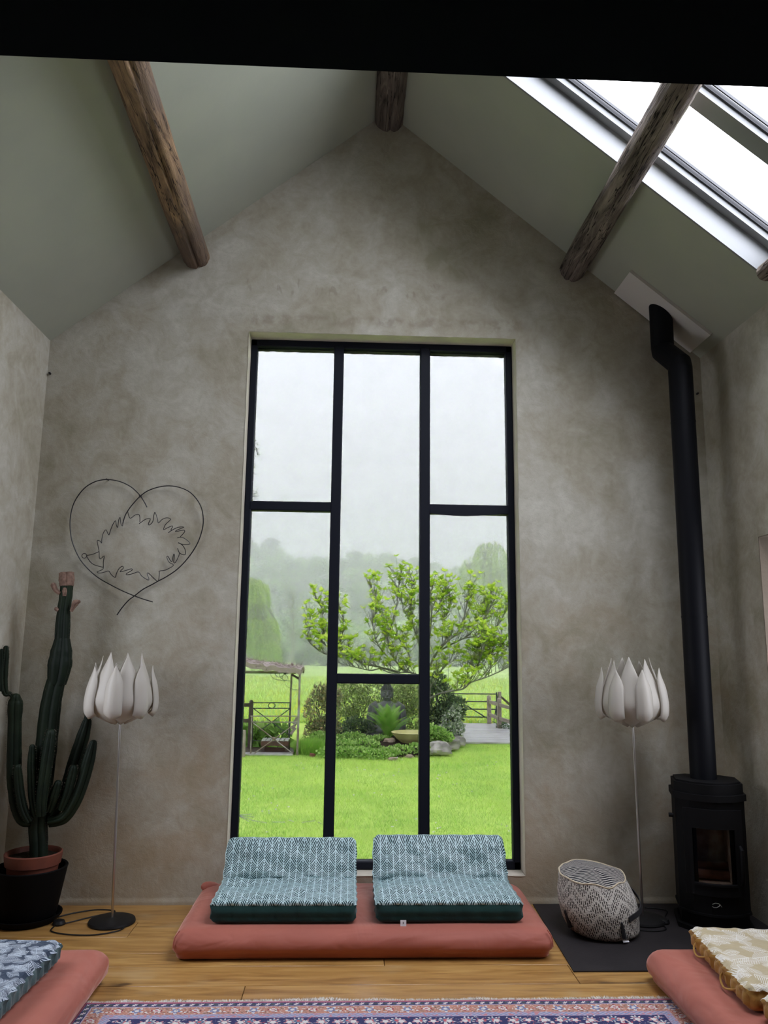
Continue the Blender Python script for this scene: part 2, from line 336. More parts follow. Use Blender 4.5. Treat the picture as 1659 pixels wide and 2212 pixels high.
M['forest'] = leafm('forest_leaves', [(0, (.06, .16, .07)), (.45, (.34, .54, .24)), (1, (.80, .95, .58))], .3, vary=True)  # wide tone spread stands in for lit crowns and shaded gaps
M['hedge'] = leafm('hedge_leaves', [(0, (.06, .13, .06)), (1, (.15, .25, .10))], .3)
M['twig_leaf'] = leafm('twig_leaves', [(0, (.22, .26, .16)), (1, (.42, .48, .26))], .45)
M['daisy'] = simple('daisy_white', (.80, .82, .82), None)
m = Mat('lawn_soil', .95, .1); v = m.obj(); m.col(m.mix(m.noise(v, 1.3, 5).step(.35, .65), (.40, .58, .11), (.50, .68, .14))); m.bump(m.noise(v, 60, 3), .6, .03); M['lawn'] = m.m
m = Mat('meadow_ground', .95, .1); v = m.obj(); n = m.noise(m.obj((.25, 1, 1)), .35, 5, .6, .3); c = m.mix(n.step(.35, .65), (.44, .64, .18), (.54, .72, .24))
y = m.xyz(v)[1]; c = m.mix(m.noise(m.obj((.3, 1, 1)), 2.6, 4, .65).step(.54, .66) * y.step(44, 26) * .8, c, (.72, .72, .10)); m.col(c); m.bump(m.noise(v, 9, 4), .8, .1); M['meadow_ground'] = m.m
m = Mat('cactus_skin', .6, .22); v = m.obj(); m.col(m.mix(m.noise(v, 5, 4).step(.4, .7), (.004, .010, .005), (.011, .021, .009))); m.bump(m.noise(v, 70, 2), .2, .004); M['cactus'] = m.m
M['cactus_dry'] = simple('dried_tip', (.24, .15, .11), (.14, .085, .06), 40, .9, bump=.5)
M['spine'] = simple('cactus_spines', (.10, .085, .06), None)
m = Mat('deck_wood', .40, .5); v = m.obj((1, 6, 1), 30.); m.col(m.mix(m.noise(v, 3, 4).step(.35, .65), (.50, .50, .48), (.28, .27, .25))); M['deck'] = m.m
M['slat_wet'] = simple('wet_slat', (.55, .55, .53), (.40, .39, .36), 10, .25)

# ---------------------------------------------------------------- geometry helpers
class MB:
    def __init__(s): s.v = []; s.f = []; s.u = []; s.hasuv = False
    def add(s, vs_, fs, uvs=None):
        o = len(s.v); s.v += [tuple(p) for p in vs_]
        for i, f in enumerate(fs):
            s.f.append([o + k for k in f]); s.u.append(None if uvs is None else uvs[i])
        if uvs is not None: s.hasuv = True
        return s
    def box(s, c, sz, rot=None, ch=0.):
        hx, hy, hz = sz[0] / 2, sz[1] / 2, sz[2] / 2; V_ = []; F = []
        if ch:
            bm = bmesh.new(); bmesh.ops.create_cube(bm, size=1.)
            for q in bm.verts: q.co = Vector((q.co.x * sz[0], q.co.y * sz[1], q.co.z * sz[2]))
            bmesh.ops.bevel(bm, geom=bm.edges[:], offset=ch, segments=1, affect='EDGES'); bm.verts.index_update()
            V_ = [q.co.copy() for q in bm.verts]; F = [[q.index for q in f.verts] for f in bm.faces]; bm.free()
        else:
            V_ = [Vector((x * hx, y * hy, z * hz)) for x in (-1, 1) for y in (-1, 1) for z in (-1, 1)]
            F = [[0, 1, 3, 2], [4, 6, 7, 5], [0, 4, 5, 1], [2, 3, 7, 6], [0, 2, 6, 4], [1, 5, 7, 3]]
        if rot is not None: V_ = [rot @ p for p in V_]
        c = Vector(c); return s.add([p + c for p in V_], F)
    def bar(s, a, b, wd, ht, ch=0., upv=(0, 0, 1)):
        a, b = Vector(a), Vector(b); d = b - a; y = d.normalized(); x = y.cross(Vector(upv))
        if x.length < 1e-4: x = Vector((1, 0, 0))
        x.normalize(); z = x.cross(y); rot = Matrix((x, y, z)).transposed()
        return s.box((a + b) / 2, (wd, d.length, ht), rot, ch)
    def tube(s, pts, rad, n=8, prof=None, cap=True, tw=0.):
        pts = [Vector(p) for p in pts]; N = len(pts)
        if not hasattr(rad, '__len__'): rad = [rad] * N
        T = [(pts[min(i + 1, N - 1)] - pts[max(i - 1, 0)]).normalized() for i in range(N)]
        ref = Vector((0, 0, 1)) if abs(T[0].z) < .9 else Vector((0, 1, 0))
        x = T[0].cross(ref).normalized(); rows = []
        for i in range(N):
            x = (x - T[i] * x.dot(T[i])); x.normalize(); y = T[i].cross(x)
            for k in range(n):
                a = 2 * PI * k / n + tw * i; q = rad[i] * (prof(k / n, i / (N - 1)) if prof else 1.)
                rows.append(pts[i] + x * (math.cos(a) * q) + y * (math.sin(a) * q))
        F = [[i * n + k, i * n + (k + 1) % n, (i + 1) * n + (k + 1) % n, (i + 1) * n + k] for i in range(N - 1) for k in range(n)]
        if cap: F += [list(range(n - 1, -1, -1)), list(range((N - 1) * n, N * n))]
        return s.add(rows, F)
    def lathe(s, prof, n=32, c=(0, 0, 0), sc=(1, 1)):
        c = Vector(c); V_ = []; F = []; N = len(prof)
        for r, z in prof:
            for k in range(n):
                a = 2 * PI * k / n; V_.append(c + Vector((math.cos(a) * r * sc[0], math.sin(a) * r * sc[1], z)))
        for i in range(N - 1):
            for k in range(n): F.append([i * n + k, i * n + (k + 1) % n, (i + 1) * n + (k + 1) % n, (i + 1) * n + k])
        F.append(list(range(n - 1, -1, -1))); F.append(list(range((N - 1) * n, N * n)))
        return s.add(V_, F)
    def grid(s, fn, nu, nv, uvf=None):
        V_ = [fn(i / nu, j / nv) for j in range(nv + 1) for i in range(nu + 1)]; F = []; U = []
        for j in range(nv):
            for i in range(nu):
                F.append([j * (nu + 1) + i, j * (nu + 1) + i + 1, (j + 1) * (nu + 1) + i + 1, (j + 1) * (nu + 1) + i])
                if uvf: U.append([uvf(i / nu, j / nv), uvf((i + 1) / nu, j / nv), uvf((i + 1) / nu, (j + 1) / nv), uvf(i / nu, (j + 1) / nv)])
        return s.add(V_, F, U if uvf else None)
    def ell(s, c, r, seg=12, rot=None):
        c = Vector(c); n, mm_ = seg, max(4, seg // 2 + 1); V_ = []; F = []
        for j in range(mm_ + 1):
            t = PI * j / mm_
            for k in range(n):
                a = 2 * PI * k / n; p = Vector((math.sin(t) * math.cos(a) * r[0], math.sin(t) * math.sin(a) * r[1], math.cos(t) * r[2]))
                V_.append(c + (rot @ p if rot is not None else p))
        for j in range(mm_):
            for k in range(n): F.append([j * n + k, (j + 1) * n + k, (j + 1) * n + (k + 1) % n, j * n + (k + 1) % n])
        return s.add(V_, F)
    def prism(s, plan, z0, z1):
        n = len(plan); V_ = [(x, y, z0) for x, y in plan] + [(x, y, z1) for x, y in plan]
        F = [[i, (i + 1) % n, n + (i + 1) % n, n + i] for i in range(n)] + [list(range(n - 1, -1, -1)), list(range(n, 2 * n))]
        return s.add(V_, F)
    def build(s, name, mat, parent=None, smooth=True, angle=38, loc=None, fix=True):
        org = Vector(loc) if loc is not None else (ORG.get(parent.name, Vector()) if parent else Vector())
        me = bpy.data.meshes.new(name)
        me.from_pydata([tuple(Vector(p) - org) for p in s.v], [], s.f)
        if s.hasuv:
            ul = me.uv_layers.new(name='UVMap'); i = 0
            for f, u in zip(s.f, s.u):
                for k in range(len(f)): ul.data[i].uv = u[k] if u else (0, 0); i += 1
        if fix:
            bm = bmesh.new(); bm.from_mesh(me); bmesh.ops.recalc_face_normals(bm, faces=bm.faces[:]); bm.to_mesh(me); bm.free()
        if smooth:
            me.shade_smooth(); me.set_sharp_from_angle(angle=R(angle))
        me.materials.append(mat)
        o = bpy.data.objects.new(name, me); COL.objects.link(o)
        if parent:
            o.parent = parent
            if loc is not None: o.location = org - ORG.get(parent.name, Vector())
            ORG[o.name] = org if loc is not None else ORG.get(parent.name, Vector())
        elif loc is not None: o.location = org; ORG[o.name] = org
        return o
ORG = {}
def thing(name, label, cat, loc=(0, 0, 0), rz=0., group=None, local=False):
    o = bpy.data.objects.new(name, None); COL.objects.link(o); o.empty_display_size = .1
    o.location = loc; o.rotation_euler = (0, 0, rz); o['label'] = label; o['category'] = cat
    if group: o['group'] = group
    ORG[o.name] = Vector() if local else Vector(loc); return o
def tag(o, label, cat, group=None, kind=None):
    o['label'] = label; o['category'] = cat
    if group: o['group'] = group
    if kind: o['kind'] = kind
    return o
def struct(o, label=None):
    o['kind'] = 'structure'
    if label: o['label'] = label
    return o
def stuff(o): o['kind'] = 'stuff'; return o
def np_obj(name, verts, faces, mat, parent=None, smooth=False):
    """numpy mesh; faces (n,k)"""
    org = np.array(ORG.get(parent.name, Vector())) if parent else np.zeros(3)
    verts = np.asarray(verts, dtype=np.float32) - org.astype(np.float32); faces = np.asarray(faces, dtype=np.int32); k = faces.shape[1]
    me = bpy.data.meshes.new(name); me.vertices.add(len(verts)); me.vertices.foreach_set('co', verts.ravel())
    me.loops.add(faces.size); me.loops.foreach_set('vertex_index', faces.ravel()); me.polygons.add(len(faces))
    me.polygons.foreach_set('loop_start', np.arange(0, faces.size, k, dtype=np.int32)); me.update(calc_edges=True)
    me.materials.append(mat); o = bpy.data.objects.new(name, me); COL.objects.link(o)
    if smooth: me.shade_smooth()
    if parent: o.parent = parent; ORG[o.name] = Vector(org)
    return o
def unit(a): return a / np.maximum(np.linalg.norm(a, axis=1, keepdims=True), 1e-6)
def cards(c, dirs, size, width=.35, fold=.15):
    """leaf quads at centres c pointing along dirs"""
    n = len(c); d = unit(dirs); r = unit(nrg.normal(size=(n, 3))); s = unit(np.cross(d, r)); nn = np.cross(s, d)
    size = np.broadcast_to(np.asarray(size).reshape(-1, 1), (n, 1))
    a = c; b = c + d * size * .5 + s * size * width + nn * size * fold; e = c + d * size; g = c + d * size * .5 - s * size * width + nn * size * fold
    V_ = np.stack([a, b, e, g], 1).reshape(-1, 3); F = np.arange(4 * n).reshape(n, 4); return V_, F
def cloud(ells, n, size, up=.2):
    """leaf cards on and in ellipsoids [(cx,cy,cz,rx,ry,rz)]"""
    e = np.array(ells, dtype=float); wgt = e[:, 3] * e[:, 4] + e[:, 4] * e[:, 5]; idx = nrg.choice(len(e), n, p=wgt / wgt.sum()); q = e[idx]
    d = unit(nrg.normal(size=(n, 3))); rr = nrg.uniform(.25, 1., (n, 1)) ** .4
    c = q[:, :3] + d * rr * q[:, 3:]; dirs = d + nrg.normal(size=(n, 3)) * .7 + np.array([0, 0, up])
    return cards(c, dirs, size * nrg.uniform(.6, 1.3, n))
def copy_tree(o, parent=None):
    c = o.copy(); COL.objects.link(c)
    if parent: c.parent = parent
    for ch in list(o.children): copy_tree(ch, c)
    return c
def catmull(pts, per=6):
    pts = [Vector(p) for p in pts]; out = []
    for i in range(len(pts) - 1):
        p0, p1, p2, p3 = pts[max(i - 1, 0)], pts[i], pts[i + 1], pts[min(i + 2, len(pts) - 1)]
        for k in range(per):
            t = k / per; out.append(.5 * ((2 * p1) + (p2 - p0) * t + (2 * p0 - 5 * p1 + 4 * p2 - p3) * t * t + (3 * p1 - p0 - 3 * p2 + p3) * t ** 3))
    return out + [pts[-1]]
def interp(vals, t):
    t = max(0., min(1., t)) * (len(vals) - 1); i = min(int(t), len(vals) - 2); return lerp(vals[i], vals[i + 1], t - i)
def rbox(sz, r, cell):
    """rounded box surface on [0,sx]x[-sy/2,sy/2]x[0,sz]: verts, faces (with top flag by caller)"""
    dim = sz; n = [max(2, int(round(d / c_))) for d, c_ in zip(dim, cell if hasattr(cell, '__len__') else (cell,) * 3)]
    key = {}; V_ = []; F = []
    def vid(p):
        k = tuple(round(x, 5) for x in p)
        if k not in key: key[k] = len(V_); V_.append(Vector(p))
        return key[k]
    for ax in range(3):
        a, b = [i for i in range(3) if i != ax]
        for sgn in (0, 1):
            for i in range(n[a]):
                for j in range(n[b]):
                    q = []
                    for di, dj in ((0, 0), (1, 0), (1, 1), (0, 1)):
                        p = [0, 0, 0]; p[ax] = dim[ax] * sgn; p[a] = dim[a] * (i + di) / n[a]; p[b] = dim[b] * (j + dj) / n[b]; q.append(vid(p))
                    F.append((q if sgn else q[::-1], ax, sgn))
    out = []; nor = []
    for p in V_:
        cl = Vector([min(max(p[i], min(r, dim[i] / 2)), max(dim[i] - r, dim[i] / 2)) for i in range(3)]); d = p - cl
        m_ = max(abs(x) for x in d); q = cl + d.normalized() * m_ if m_ > 1e-9 else p.copy()
        nn = d.normalized() if m_ > 1e-9 else Vector((0, 0, 1))
        out.append(Vector((q.x, q.y - dim[1] / 2, q.z))); nor.append(nn)
    return out, nor, F

# ================================================================= SETTING
XL, XR, ZE, XA, ZA, YB = -2.171, 2.319, 3.575, .10, 5.402, -7.6
W0, W1, Z0, Z1 = -.833, 1.014, .164, 3.679
SR, SLL = (ZA - ZE) / (XR - XA), (ZA - ZE) / (XA - XL)
def roof(x): return ZE + (XR - x) * SR if x > XA else ZE + (x - XL) * SLL

# floor
b = MB(); b.box(((XL + XR) / 2, (YB + .35) / 2, -.14), (XR - XL + .6, -YB + .35, .2)); floor = struct(b.build('floor', M['wood_dark'], smooth=False))
seams = [0.0, -.298, -.529, -.756, -.926, -1.149, -1.36]
while seams[-1] > -7.3: seams.append(seams[-1] - rng.uniform(.17, .25))
for i in range(len(seams) - 1):
    y0, y1 = seams[i], seams[i + 1]
    cuts = {3: [.1, 1.7], 4: [.95, -1.3], 5: [-.555, 1.9]}.get(i, [rng.uniform(-1.6, 0), rng.uniform(.3, 1.9)])
    if i == 4: cuts = [-1.5, 1.013]
    xs = [XL] + sorted(cuts) + [XR]
    for k in range(len(xs) - 1):
        g = .0015; c = ((xs[k] + xs[k + 1]) / 2, (y0 + y1) / 2, -.02)
        q = MB(); q.box(c, (xs[k + 1] - xs[k] - 2 * g, y0 - y1 - 2 * g, .04 + rng.uniform(-.0008, .0)), ch=.0022); q.build('plank', M['oak'], floor, loc=c)

# gable wall with the window opening
def gable(Yf, Yb, name, mat, hole, zb=-.04):
    q = MB(); h0, h1, hz0, hz1 = hole
    def poly(pts, Y): q.add([(x, Y, z) for x, z in pts], [list(range(len(pts)))])
    for Y in (Yf, Yb):
        poly([(XL - .3, zb), (h0, zb), (h0, roof(h0) + .1), (XL - .3, roof(XL - .3) + .1)], Y)
        poly([(h0, zb), (h1, zb), (h1, hz0), (h0, hz0)], Y)
        poly([(h0, hz1), (h1, hz1), (h1, roof(h1) + .1), (XA, ZA + .1), (h0, roof(h0) + .1)], Y)
        poly([(h1, zb), (XR + .3, zb), (XR + .3, roof(XR + .3) + .1), (h1, roof(h1) + .1)], Y)
    return q
struct(gable(0., .20, 'wall_front', None, (W0, W1, Z0, Z1)).build('wall_front', M['plaster_front'], smooth=False, fix=False))
b = gable(.30, .34, '', None, (W0 - .06, W1 + .06, Z0 - .03, Z1 + .02), -1.2)
struct(b.build('wall_front', M['brick_out'], smooth=False, fix=False))
# reveals with slightly uneven worn arrises
b = MB()
def rv(p0, p1, inw):
    p0, p1, inw = Vector(p0), Vector(p1), Vector(inw)
    def fn(u, v):
        p = p0.lerp(p1, u); p.y = lerp(-.003, .205, v); e = .006 * nse(u * 22, v * 3, inw.x * 3 + inw.z) * (1 - v); return p + inw * (e - .001)
    b.grid(fn, 60, 3)
rv((W0, 0, Z0), (W0, 0, Z1), (1, 0, 0)); rv((W1, 0, Z0), (W1, 0, Z1), (-1, 0, 0)); rv((W0, 0, Z1), (W1, 0, Z1), (0, 0, -1)); rv((W0, 0, Z0), (W1, 0, Z0), (0, 0, 1))
struct(b.build('trim_1', M['reveal'], smooth=True), 'pale plaster reveal around the tall window')
# rough plaster foot along the floor line
b = MB()
for x0, x1 in ((XL, -.95), (1.0, XR)):
    def fn(u, v, x0=x0, x1=x1):
        x = lerp(x0, x1, u); return (x, -.007 - .003 * nse(x * 7, v * 2) if v < .6 else -.001, lerp(-.001, .045 + .008 * nse(x * 9, 3) + .006 * nse(x * 31, 1), v))
    b.grid(fn, 70, 4)
struct(b.build('baseboard_front', M['plaster_front'], smooth=True), 'rough plaster skirting at the foot of the gable wall')

# side and rear walls
def wallbox(x0, x1, y0, y1, z0, z1, q): q.box(((x0 + x1) / 2, (y0 + y1) / 2, (z0 + z1) / 2), (abs(x1 - x0), abs(y1 - y0), abs(z1 - z0)))
def side_wall(nm, x, sgn, y0, y1, z0, z1, wname, lab, gl, th=.32):
    b = MB(); X2 = x + sgn * th
    wallbox(x, X2, .1, y0, -.05, ZE + .12, b); wallbox(x, X2, y1, YB, -.05, ZE + .12, b); wallbox(x, X2, y0, y1, -.05, z0, b); wallbox(x, X2, y0, y1, z1, ZE + .12, b)
    struct(b.build(nm, M['plaster'], smooth=False)); wn = struct(bpy.data.objects.new(wname, None), lab); COL.objects.link(wn)
    b = MB(); yc, zc = (y0 + y1) / 2, (z0 + z1) / 2; hy, hz = y0 - y1, z1 - z0; xx = x + sgn * .26
    for dy in (-1, 1): b.box((xx, yc + dy * (hy / 2 - .03), zc), (.05, .06, hz))
    for dz in (-1, 1): b.box((xx, yc, zc + dz * (hz / 2 - .03)), (.05, hy, .06))
    b.box((xx, yc, zc), (.05, .05, hz)); b.build('window_frame', M['frame'], wn, smooth=False)
    b = MB(); b.box((xx, yc, zc), (.006, hy - .1, hz - .1)); b.build('pane', gl, wn, smooth=False)
    b = MB()
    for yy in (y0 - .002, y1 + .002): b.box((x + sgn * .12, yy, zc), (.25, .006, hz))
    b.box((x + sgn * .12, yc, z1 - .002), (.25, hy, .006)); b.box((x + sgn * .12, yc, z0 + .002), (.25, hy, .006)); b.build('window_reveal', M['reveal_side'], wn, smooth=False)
    portal((x + sgn * .2, yc, zc), (-sgn, 0, 0), hy, hz)
side_wall('wall_left', XL, -1, -.66, -2.0, .90, 2.40, 'added_window', 'added unseen side window in the left wall, brightening the right side', M['glass_half'])  # unseen opening added to throw daylight on the right wall and floor
side_wall('wall_right', XR, 1, -.612, -1.85, .95, 2.222, 'window_2', 'side window in a pale recess of the right wall', M['glass_half'])
# rear wall (behind the viewer)
b = MB(); Yr = YB - .15; b.box(((XL + XR) / 2, Yr, ZE / 2 + .02), (XR - XL + .6, .3, ZE + .14))
b.add([(XL - .3, YB, ZE), (XR + .3, YB, ZE), (XA, YB, ZA + .2)], [[0, 1, 2]]); struct(b.build('wall_rear', M['plaster'], smooth=False))

# ceilings
NR = Vector((SR, 0, 1)).normalized(); NL = Vector((-SLL, 0, 1)).normalized()
def RP(x, y, h=0.): return Vector((x, y, ZE + (XR - x) * SR)) + NR * h
def LP(x, y, h=0.): return Vector((x, y, ZE + (x - XL) * SLL)) + NL * h
def slab(q, P, x0, x1, y0, y1, h0, h1):
    V_ = [P(x, y, h) for x in (x0, x1) for y in (y0, y1) for h in (h0, h1)]
    q.add(V_, [[0, 1, 3, 2], [4, 6, 7, 5], [0, 4, 5, 1], [2, 3, 7, 6], [0, 2, 6, 4], [1, 5, 7, 3]])
b = MB(); slab(b, LP, XL - .35, XA, YB - .3, .1, 0, .3); struct(b.build('ceiling_left', M['ceiling'], smooth=False))
SX0, SX1, SY0, SY1 = .35, 2.245, -1.058, -2.68
b = MB(); slab(b, RP, XA, XR + .35, SY0, .1, 0, .26); slab(b, RP, XA, XR + .35, YB - .3, SY1, 0, .26); slab(b, RP, XA, SX0, SY1, SY0, 0, .26); slab(b, RP, SX1, XR + .35, SY1, SY0, 0, .26)
struct(b.build('ceiling_right', M['ceiling'], smooth=False))
# roof glazing
def roof_windows(nm, lab, P, N, x0, x1, ya, yb, pitch):
    sk = struct(bpy.data.objects.new(nm, None), lab); COL.objects.link(sk); x0, x1 = min(x0, x1), max(x0, x1)
    b = MB(); slab(b, P, x0, x1, ya - .012, ya + .002, -.004, .27); slab(b, P, x0, x1, yb, yb + .012, -.004, .27); slab(b, P, x0, x0 + .012, yb, ya, -.004, .27); slab(b, P, x1 - .012, x1, yb, ya, -.004, .27)
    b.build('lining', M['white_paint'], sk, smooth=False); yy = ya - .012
    while yy - pitch > yb - .1:
        y0, y1 = yy, max(yy - pitch, yb + .012); q = MB(); f_ = .055
        slab(q, P, x0 + .01, x1 - .01, y0 - f_, y0, .14, .25); slab(q, P, x0 + .01, x1 - .01, y1, y1 + f_, .14, .25)
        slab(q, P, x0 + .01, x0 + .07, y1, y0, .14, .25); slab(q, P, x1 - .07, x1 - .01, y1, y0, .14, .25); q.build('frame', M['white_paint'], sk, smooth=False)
        q = MB(); g0, g1 = y0 - f_ - .012, y1 + f_ + .012
        slab(q, P, x0 + .07, x1 - .07, g0, y0 - f_, .175, .20); slab(q, P, x0 + .07, x1 - .07, y1 + f_, g1, .175, .20)
        slab(q, P, x0 + .07, x1 - .07, g0 - .020, g0 - .012, .19, .205); q.build('gasket', M['gasket'], sk, smooth=False)
        q = MB(); slab(q, P, x0 + .06, x1 - .06, y1 + .03, y0 - .03, .208, .214); q.build('pane', M['glass_clear'], sk, smooth=False); yy -= pitch
    portal(P((x0 + x1) / 2, (ya + yb) / 2, .24), -N, ya - yb, (x1 - x0) * math.sqrt(1 + SR * SR))
roof_windows('window_3', 'row of roof windows in the right slope', RP, NR, SX0, SX1, SY0, SY1, .53)

# tall window: frame members, mullions, transoms, panes
win = struct(bpy.data.objects.new('window_1', None), 'tall black framed window in the gable wall'); COL.objects.link(win)
FY, FD = .165, .07
def member(x0, x1, z0, z1, nm, d=FD, yo=0.):
    q = MB(); q.box(((x0 + x1) / 2, FY + yo, (z0 + z1) / 2), (x1 - x0, d, z1 - z0), ch=.006); return q.build(nm, M['frame'], win)
member(W0, W0 + .045, Z0, Z1, 'frame_stile'); member(W1 - .045, W1, Z0, Z1, 'frame_stile')
member(W0, W1, Z1 - .05, Z1, 'frame_rail'); member(W0, W1, Z0, Z0 + .05, 'frame_rail')
ML = (-.249, -.181); MR_ = (.361, .430)
member(*ML, Z0 + .03, Z1 - .03, 'mullion', FD + .012); member(*MR_, Z0 + .03, Z1 - .03, 'mullion', FD + .012)
member(W0 + .03, ML[0] + .005, 2.458, 2.522, 'transom'); member(MR_[1] - .005, W1 - .03, 2.458, 2.522, 'transom'); member(ML[1] - .005, MR_[0] + .005, 1.313, 1.376, 'transom')
b = MB()
for yy in (FY - .045, FY - .038): b.grid(lambda u, v: (lerp(MR_[1] - .002, W1 - .10, u), yy, 2.462 - v * (.004 + .017 * math.sin(PI * u ** .85))), 20, 1)
b.grid(lambda u, v: (lerp(MR_[1] - .002, W1 - .10, u), lerp(FY - .045, FY - .038, v), 2.458 - .017 * math.sin(PI * u ** .85)), 20, 1); b.build('sagging_seal', M['frame'], win)
for x0, x1, z0, z1 in ((W0 + .045, ML[0], 2.522, Z1 - .05), (W0 + .045, ML[0], Z0 + .05, 2.458), (ML[1], MR_[0], 1.376, Z1 - .05), (ML[1], MR_[0], Z0 + .05, 1.313), (MR_[1], W1 - .045, 2.522, Z1 - .05), (MR_[1], W1 - .045, Z0 + .05, 2.458)):
    q = MB(); q.box(((x0 + x1) / 2, FY + .008, (z0 + z1) / 2), (x1 - x0 + .006, .006, z1 - z0 + .006)); q.build('pane', M['glass'], win, smooth=False)
for x0, x1 in ((W0 + .045, ML[0]), (ML[1], MR_[0]), (MR_[1], W1 - .045)):
    q = MB(); n_ = 34
    for k in range(n_): hh_ = .019 + .0035 * nse(k * .7, x0 * 5) + rng.uniform(-.002, .0015); xa_, xb_ = lerp(x0, x1, k / n_), lerp(x0, x1, (k + 1) / n_); q.box(((xa_ + xb_) / 2, FY + .016, Z1 - .05 - hh_ / 2 + .006), (xb_ - xa_, .006, hh_ + .012))
    q.build('putty_strip', M['putty'], win, smooth=False)
def px6(x, y): return at(480 + x / 5.184, 1600 + y / 5.184, FY + .0135)
for a, c in (((192, 832), (335, 822)), ((192, 838), (360, 855)), ((195, 845), (300, 905)), ((200, 842), (350, 895)), ((350, 895), (500, 920)), ((556, 910), (705, 912)), ((742, 888), (800, 905)), ((890, 916), (1040, 894)), ((1070, 910), (1130, 940))):
    q = MB(); q.bar(px6(*a), px6(*c), .003, .004, upv=(0, -1, 0)); q.build('white_strip', M['pane_strip'], win, smooth=False)  # thin white marks on the outer face of the pane

# ================================================================= TIMBERS
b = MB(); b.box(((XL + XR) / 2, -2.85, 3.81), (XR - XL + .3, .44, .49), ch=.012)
tag(b.build('tie_beam', M['beam_shade_black'], loc=((XL + XR) / 2, -2.85, 3.81)), 'deep tie beam crossing the room overhead, coloured black for its shade', 'beam')
def log(p0, p1, r, label, mat, seed, crack, ext=True):
    p0, p1 = Vector(p0), Vector(p1); N = 70; n = 64; pts = []; rad = []
    for i in range(N + 1):
        t = i / N; p = p0.lerp(p1, t); p += Vector((.018 * nse(t * 4, seed), 0, .014 * nse(t * 4, seed + 9))); pts.append(p); rad.append(r * (1 + .06 * nse(t * 7, seed + 3)))
    def prof(k, t):
        a = k * 2 * PI; q = 1 + .07 * nse(math.cos(a) * 1.6 + seed, math.sin(a) * 1.6, t * 9) + .045 * nse(math.cos(a) * 4, math.sin(a) * 4 + seed, t * 30) + .03 * nse(math.cos(a) * 9, math.sin(a) * 9 + seed, t * 70)
        q -= .30 * max(0, 1 - abs(((k - crack - .05 * nse(t * 6, seed)) + .5) % 1 - .5) / .028) * (.6 + .4 * math.sin(t * 50)); return q
    q = MB(); q.tube(pts, rad, n, prof); t = thing('log_purlin', label, 'beam', p0); q.build('log', mat, t, angle=60); return t
log((-1.225, .02, 4.222), (-1.05, -7.4, 4.26), .092, 'round log purlin under the left slope with a long dark crack', M['log'], 2., .30)
log((.118, .02, 5.345), (.118, -7.4, 5.32), .105, 'short visible ridge log at the peak of the gable', M['log_grey'], 11., .26)
log((1.432, .02, 4.21), (1.42, -7.4, 4.205), .088, 'greyish log purlin crossing in front of the roof windows', M['log_grey'], 23., .20)
log((2.20, -1.10, 3.655), (2.20, -4.6, 3.655), .05, 'rough log at the foot of the roof windows', M['log_grey'], 31., .4)

# white ceiling plate + flue + stove
cp = MB(); slab(cp, RP, 1.735, 2.258, -.325, -.012, -.022, -.001)
tag(cp.build('ceiling_plate', M['plate_white'], smooth=False, loc=RP(2.0, -.17, 0)), 'white rectangular plate on the ceiling around the flue', 'plate')
fl = thing('flue_pipe', 'black stove pipe rising with an offset to the ceiling', 'pipe', (2.01, -.36, .8))
b = MB(); b.tube([(2.012, -.36, .775), (2.012, -.36, 3.36)], .075, 32); b.build('straight_pipe', M['pipe'], fl, angle=50)
top = (1.985, -.165)
b = MB(); b.tube([(2.012, -.36, 3.36), (2.012, -.36, 3.385), (top[0], top[1], 3.555), (top[0], top[1], 3.58)], .0752, 32); b.build('elbow_pipe', M['pipe'], fl, angle=20)
b = MB(); b.tube([(top[0], top[1], 3.575), (top[0], top[1], 3.95)], .075, 32); b.build('upper_pipe', M['pipe'], fl, angle=50)
for z in (2.99, 1.75): b = MB(); b.tube([(2.012, -.36, z), (2.012, -.36, z + .012)], .0765, 32); b.build('joint_ring', M['pipe'], fl, angle=50)

st = thing('wood_stove', 'black cast iron wood stove in the right corner', 'stove', (2.022, -.365, .006), R(-17), local=True)
def plan(w_, d_, bow=.035, c=.07, n=8):
    f = [(lerp(-w_ / 2 + c, w_ / 2 - c, i / n), -d_ / 2 - bow * math.sin(PI * i / n)) for i in range(n + 1)]
    return f + [(w_ / 2, -d_ / 2 + c), (w_ / 2, d_ / 2 - c * .8), (w_ / 2 - c, d_ / 2), (-w_ / 2 + c, d_ / 2), (-w_ / 2, d_ / 2 - c * .8), (-w_ / 2, -d_ / 2 + c)]
def ring(q, p, za, zb, skip=()):
    n = len(p)
    for i in range(n):
        if i in skip: continue
        a, c = p[i], p[(i + 1) % n]; q.add([(*a, za), (*c, za), (*c, zb), (*a, zb)], [[0, 1, 2, 3]])
b = MB(); P = plan(.375, .33); oz0, oz1 = .255, .565; ring(b, P, .09, oz0); ring(b, P, oz1, .70); ring(b, P, oz0, oz1, skip=range(1, 7))
b.add([(*p, .09) for p in P], [list(range(len(P) - 1, -1, -1))]); b.build('body', M['stove'], st, angle=30)
b = MB(); xa, xb = P[1][0], P[7][0]; yf, yk = -.165, .06
b.add([(xa, yf, oz0), (xa, yk, oz0), (xa, yk, oz1), (xa, yf, oz1)], [[0, 1, 2, 3]]); b.add([(xb, yf, oz0), (xb, yk, oz0), (xb, yk, oz1), (xb, yf, oz1)], [[0, 1, 2, 3]])
b.add([(xa, yk, oz0), (xb, yk, oz0), (xb, yk, oz1), (xa, yk, oz1)], [[0, 1, 2, 3]]); b.add([(xa, -.2, oz0), (xb, -.2, oz0), (xb, yk, oz0), (xa, yk, oz0)], [[0, 1, 2, 3]]); b.add([(xa, -.2, oz1), (xb, -.2, oz1), (xb, yk, oz1), (xa, yk, oz1)], [[0, 1, 2, 3]])
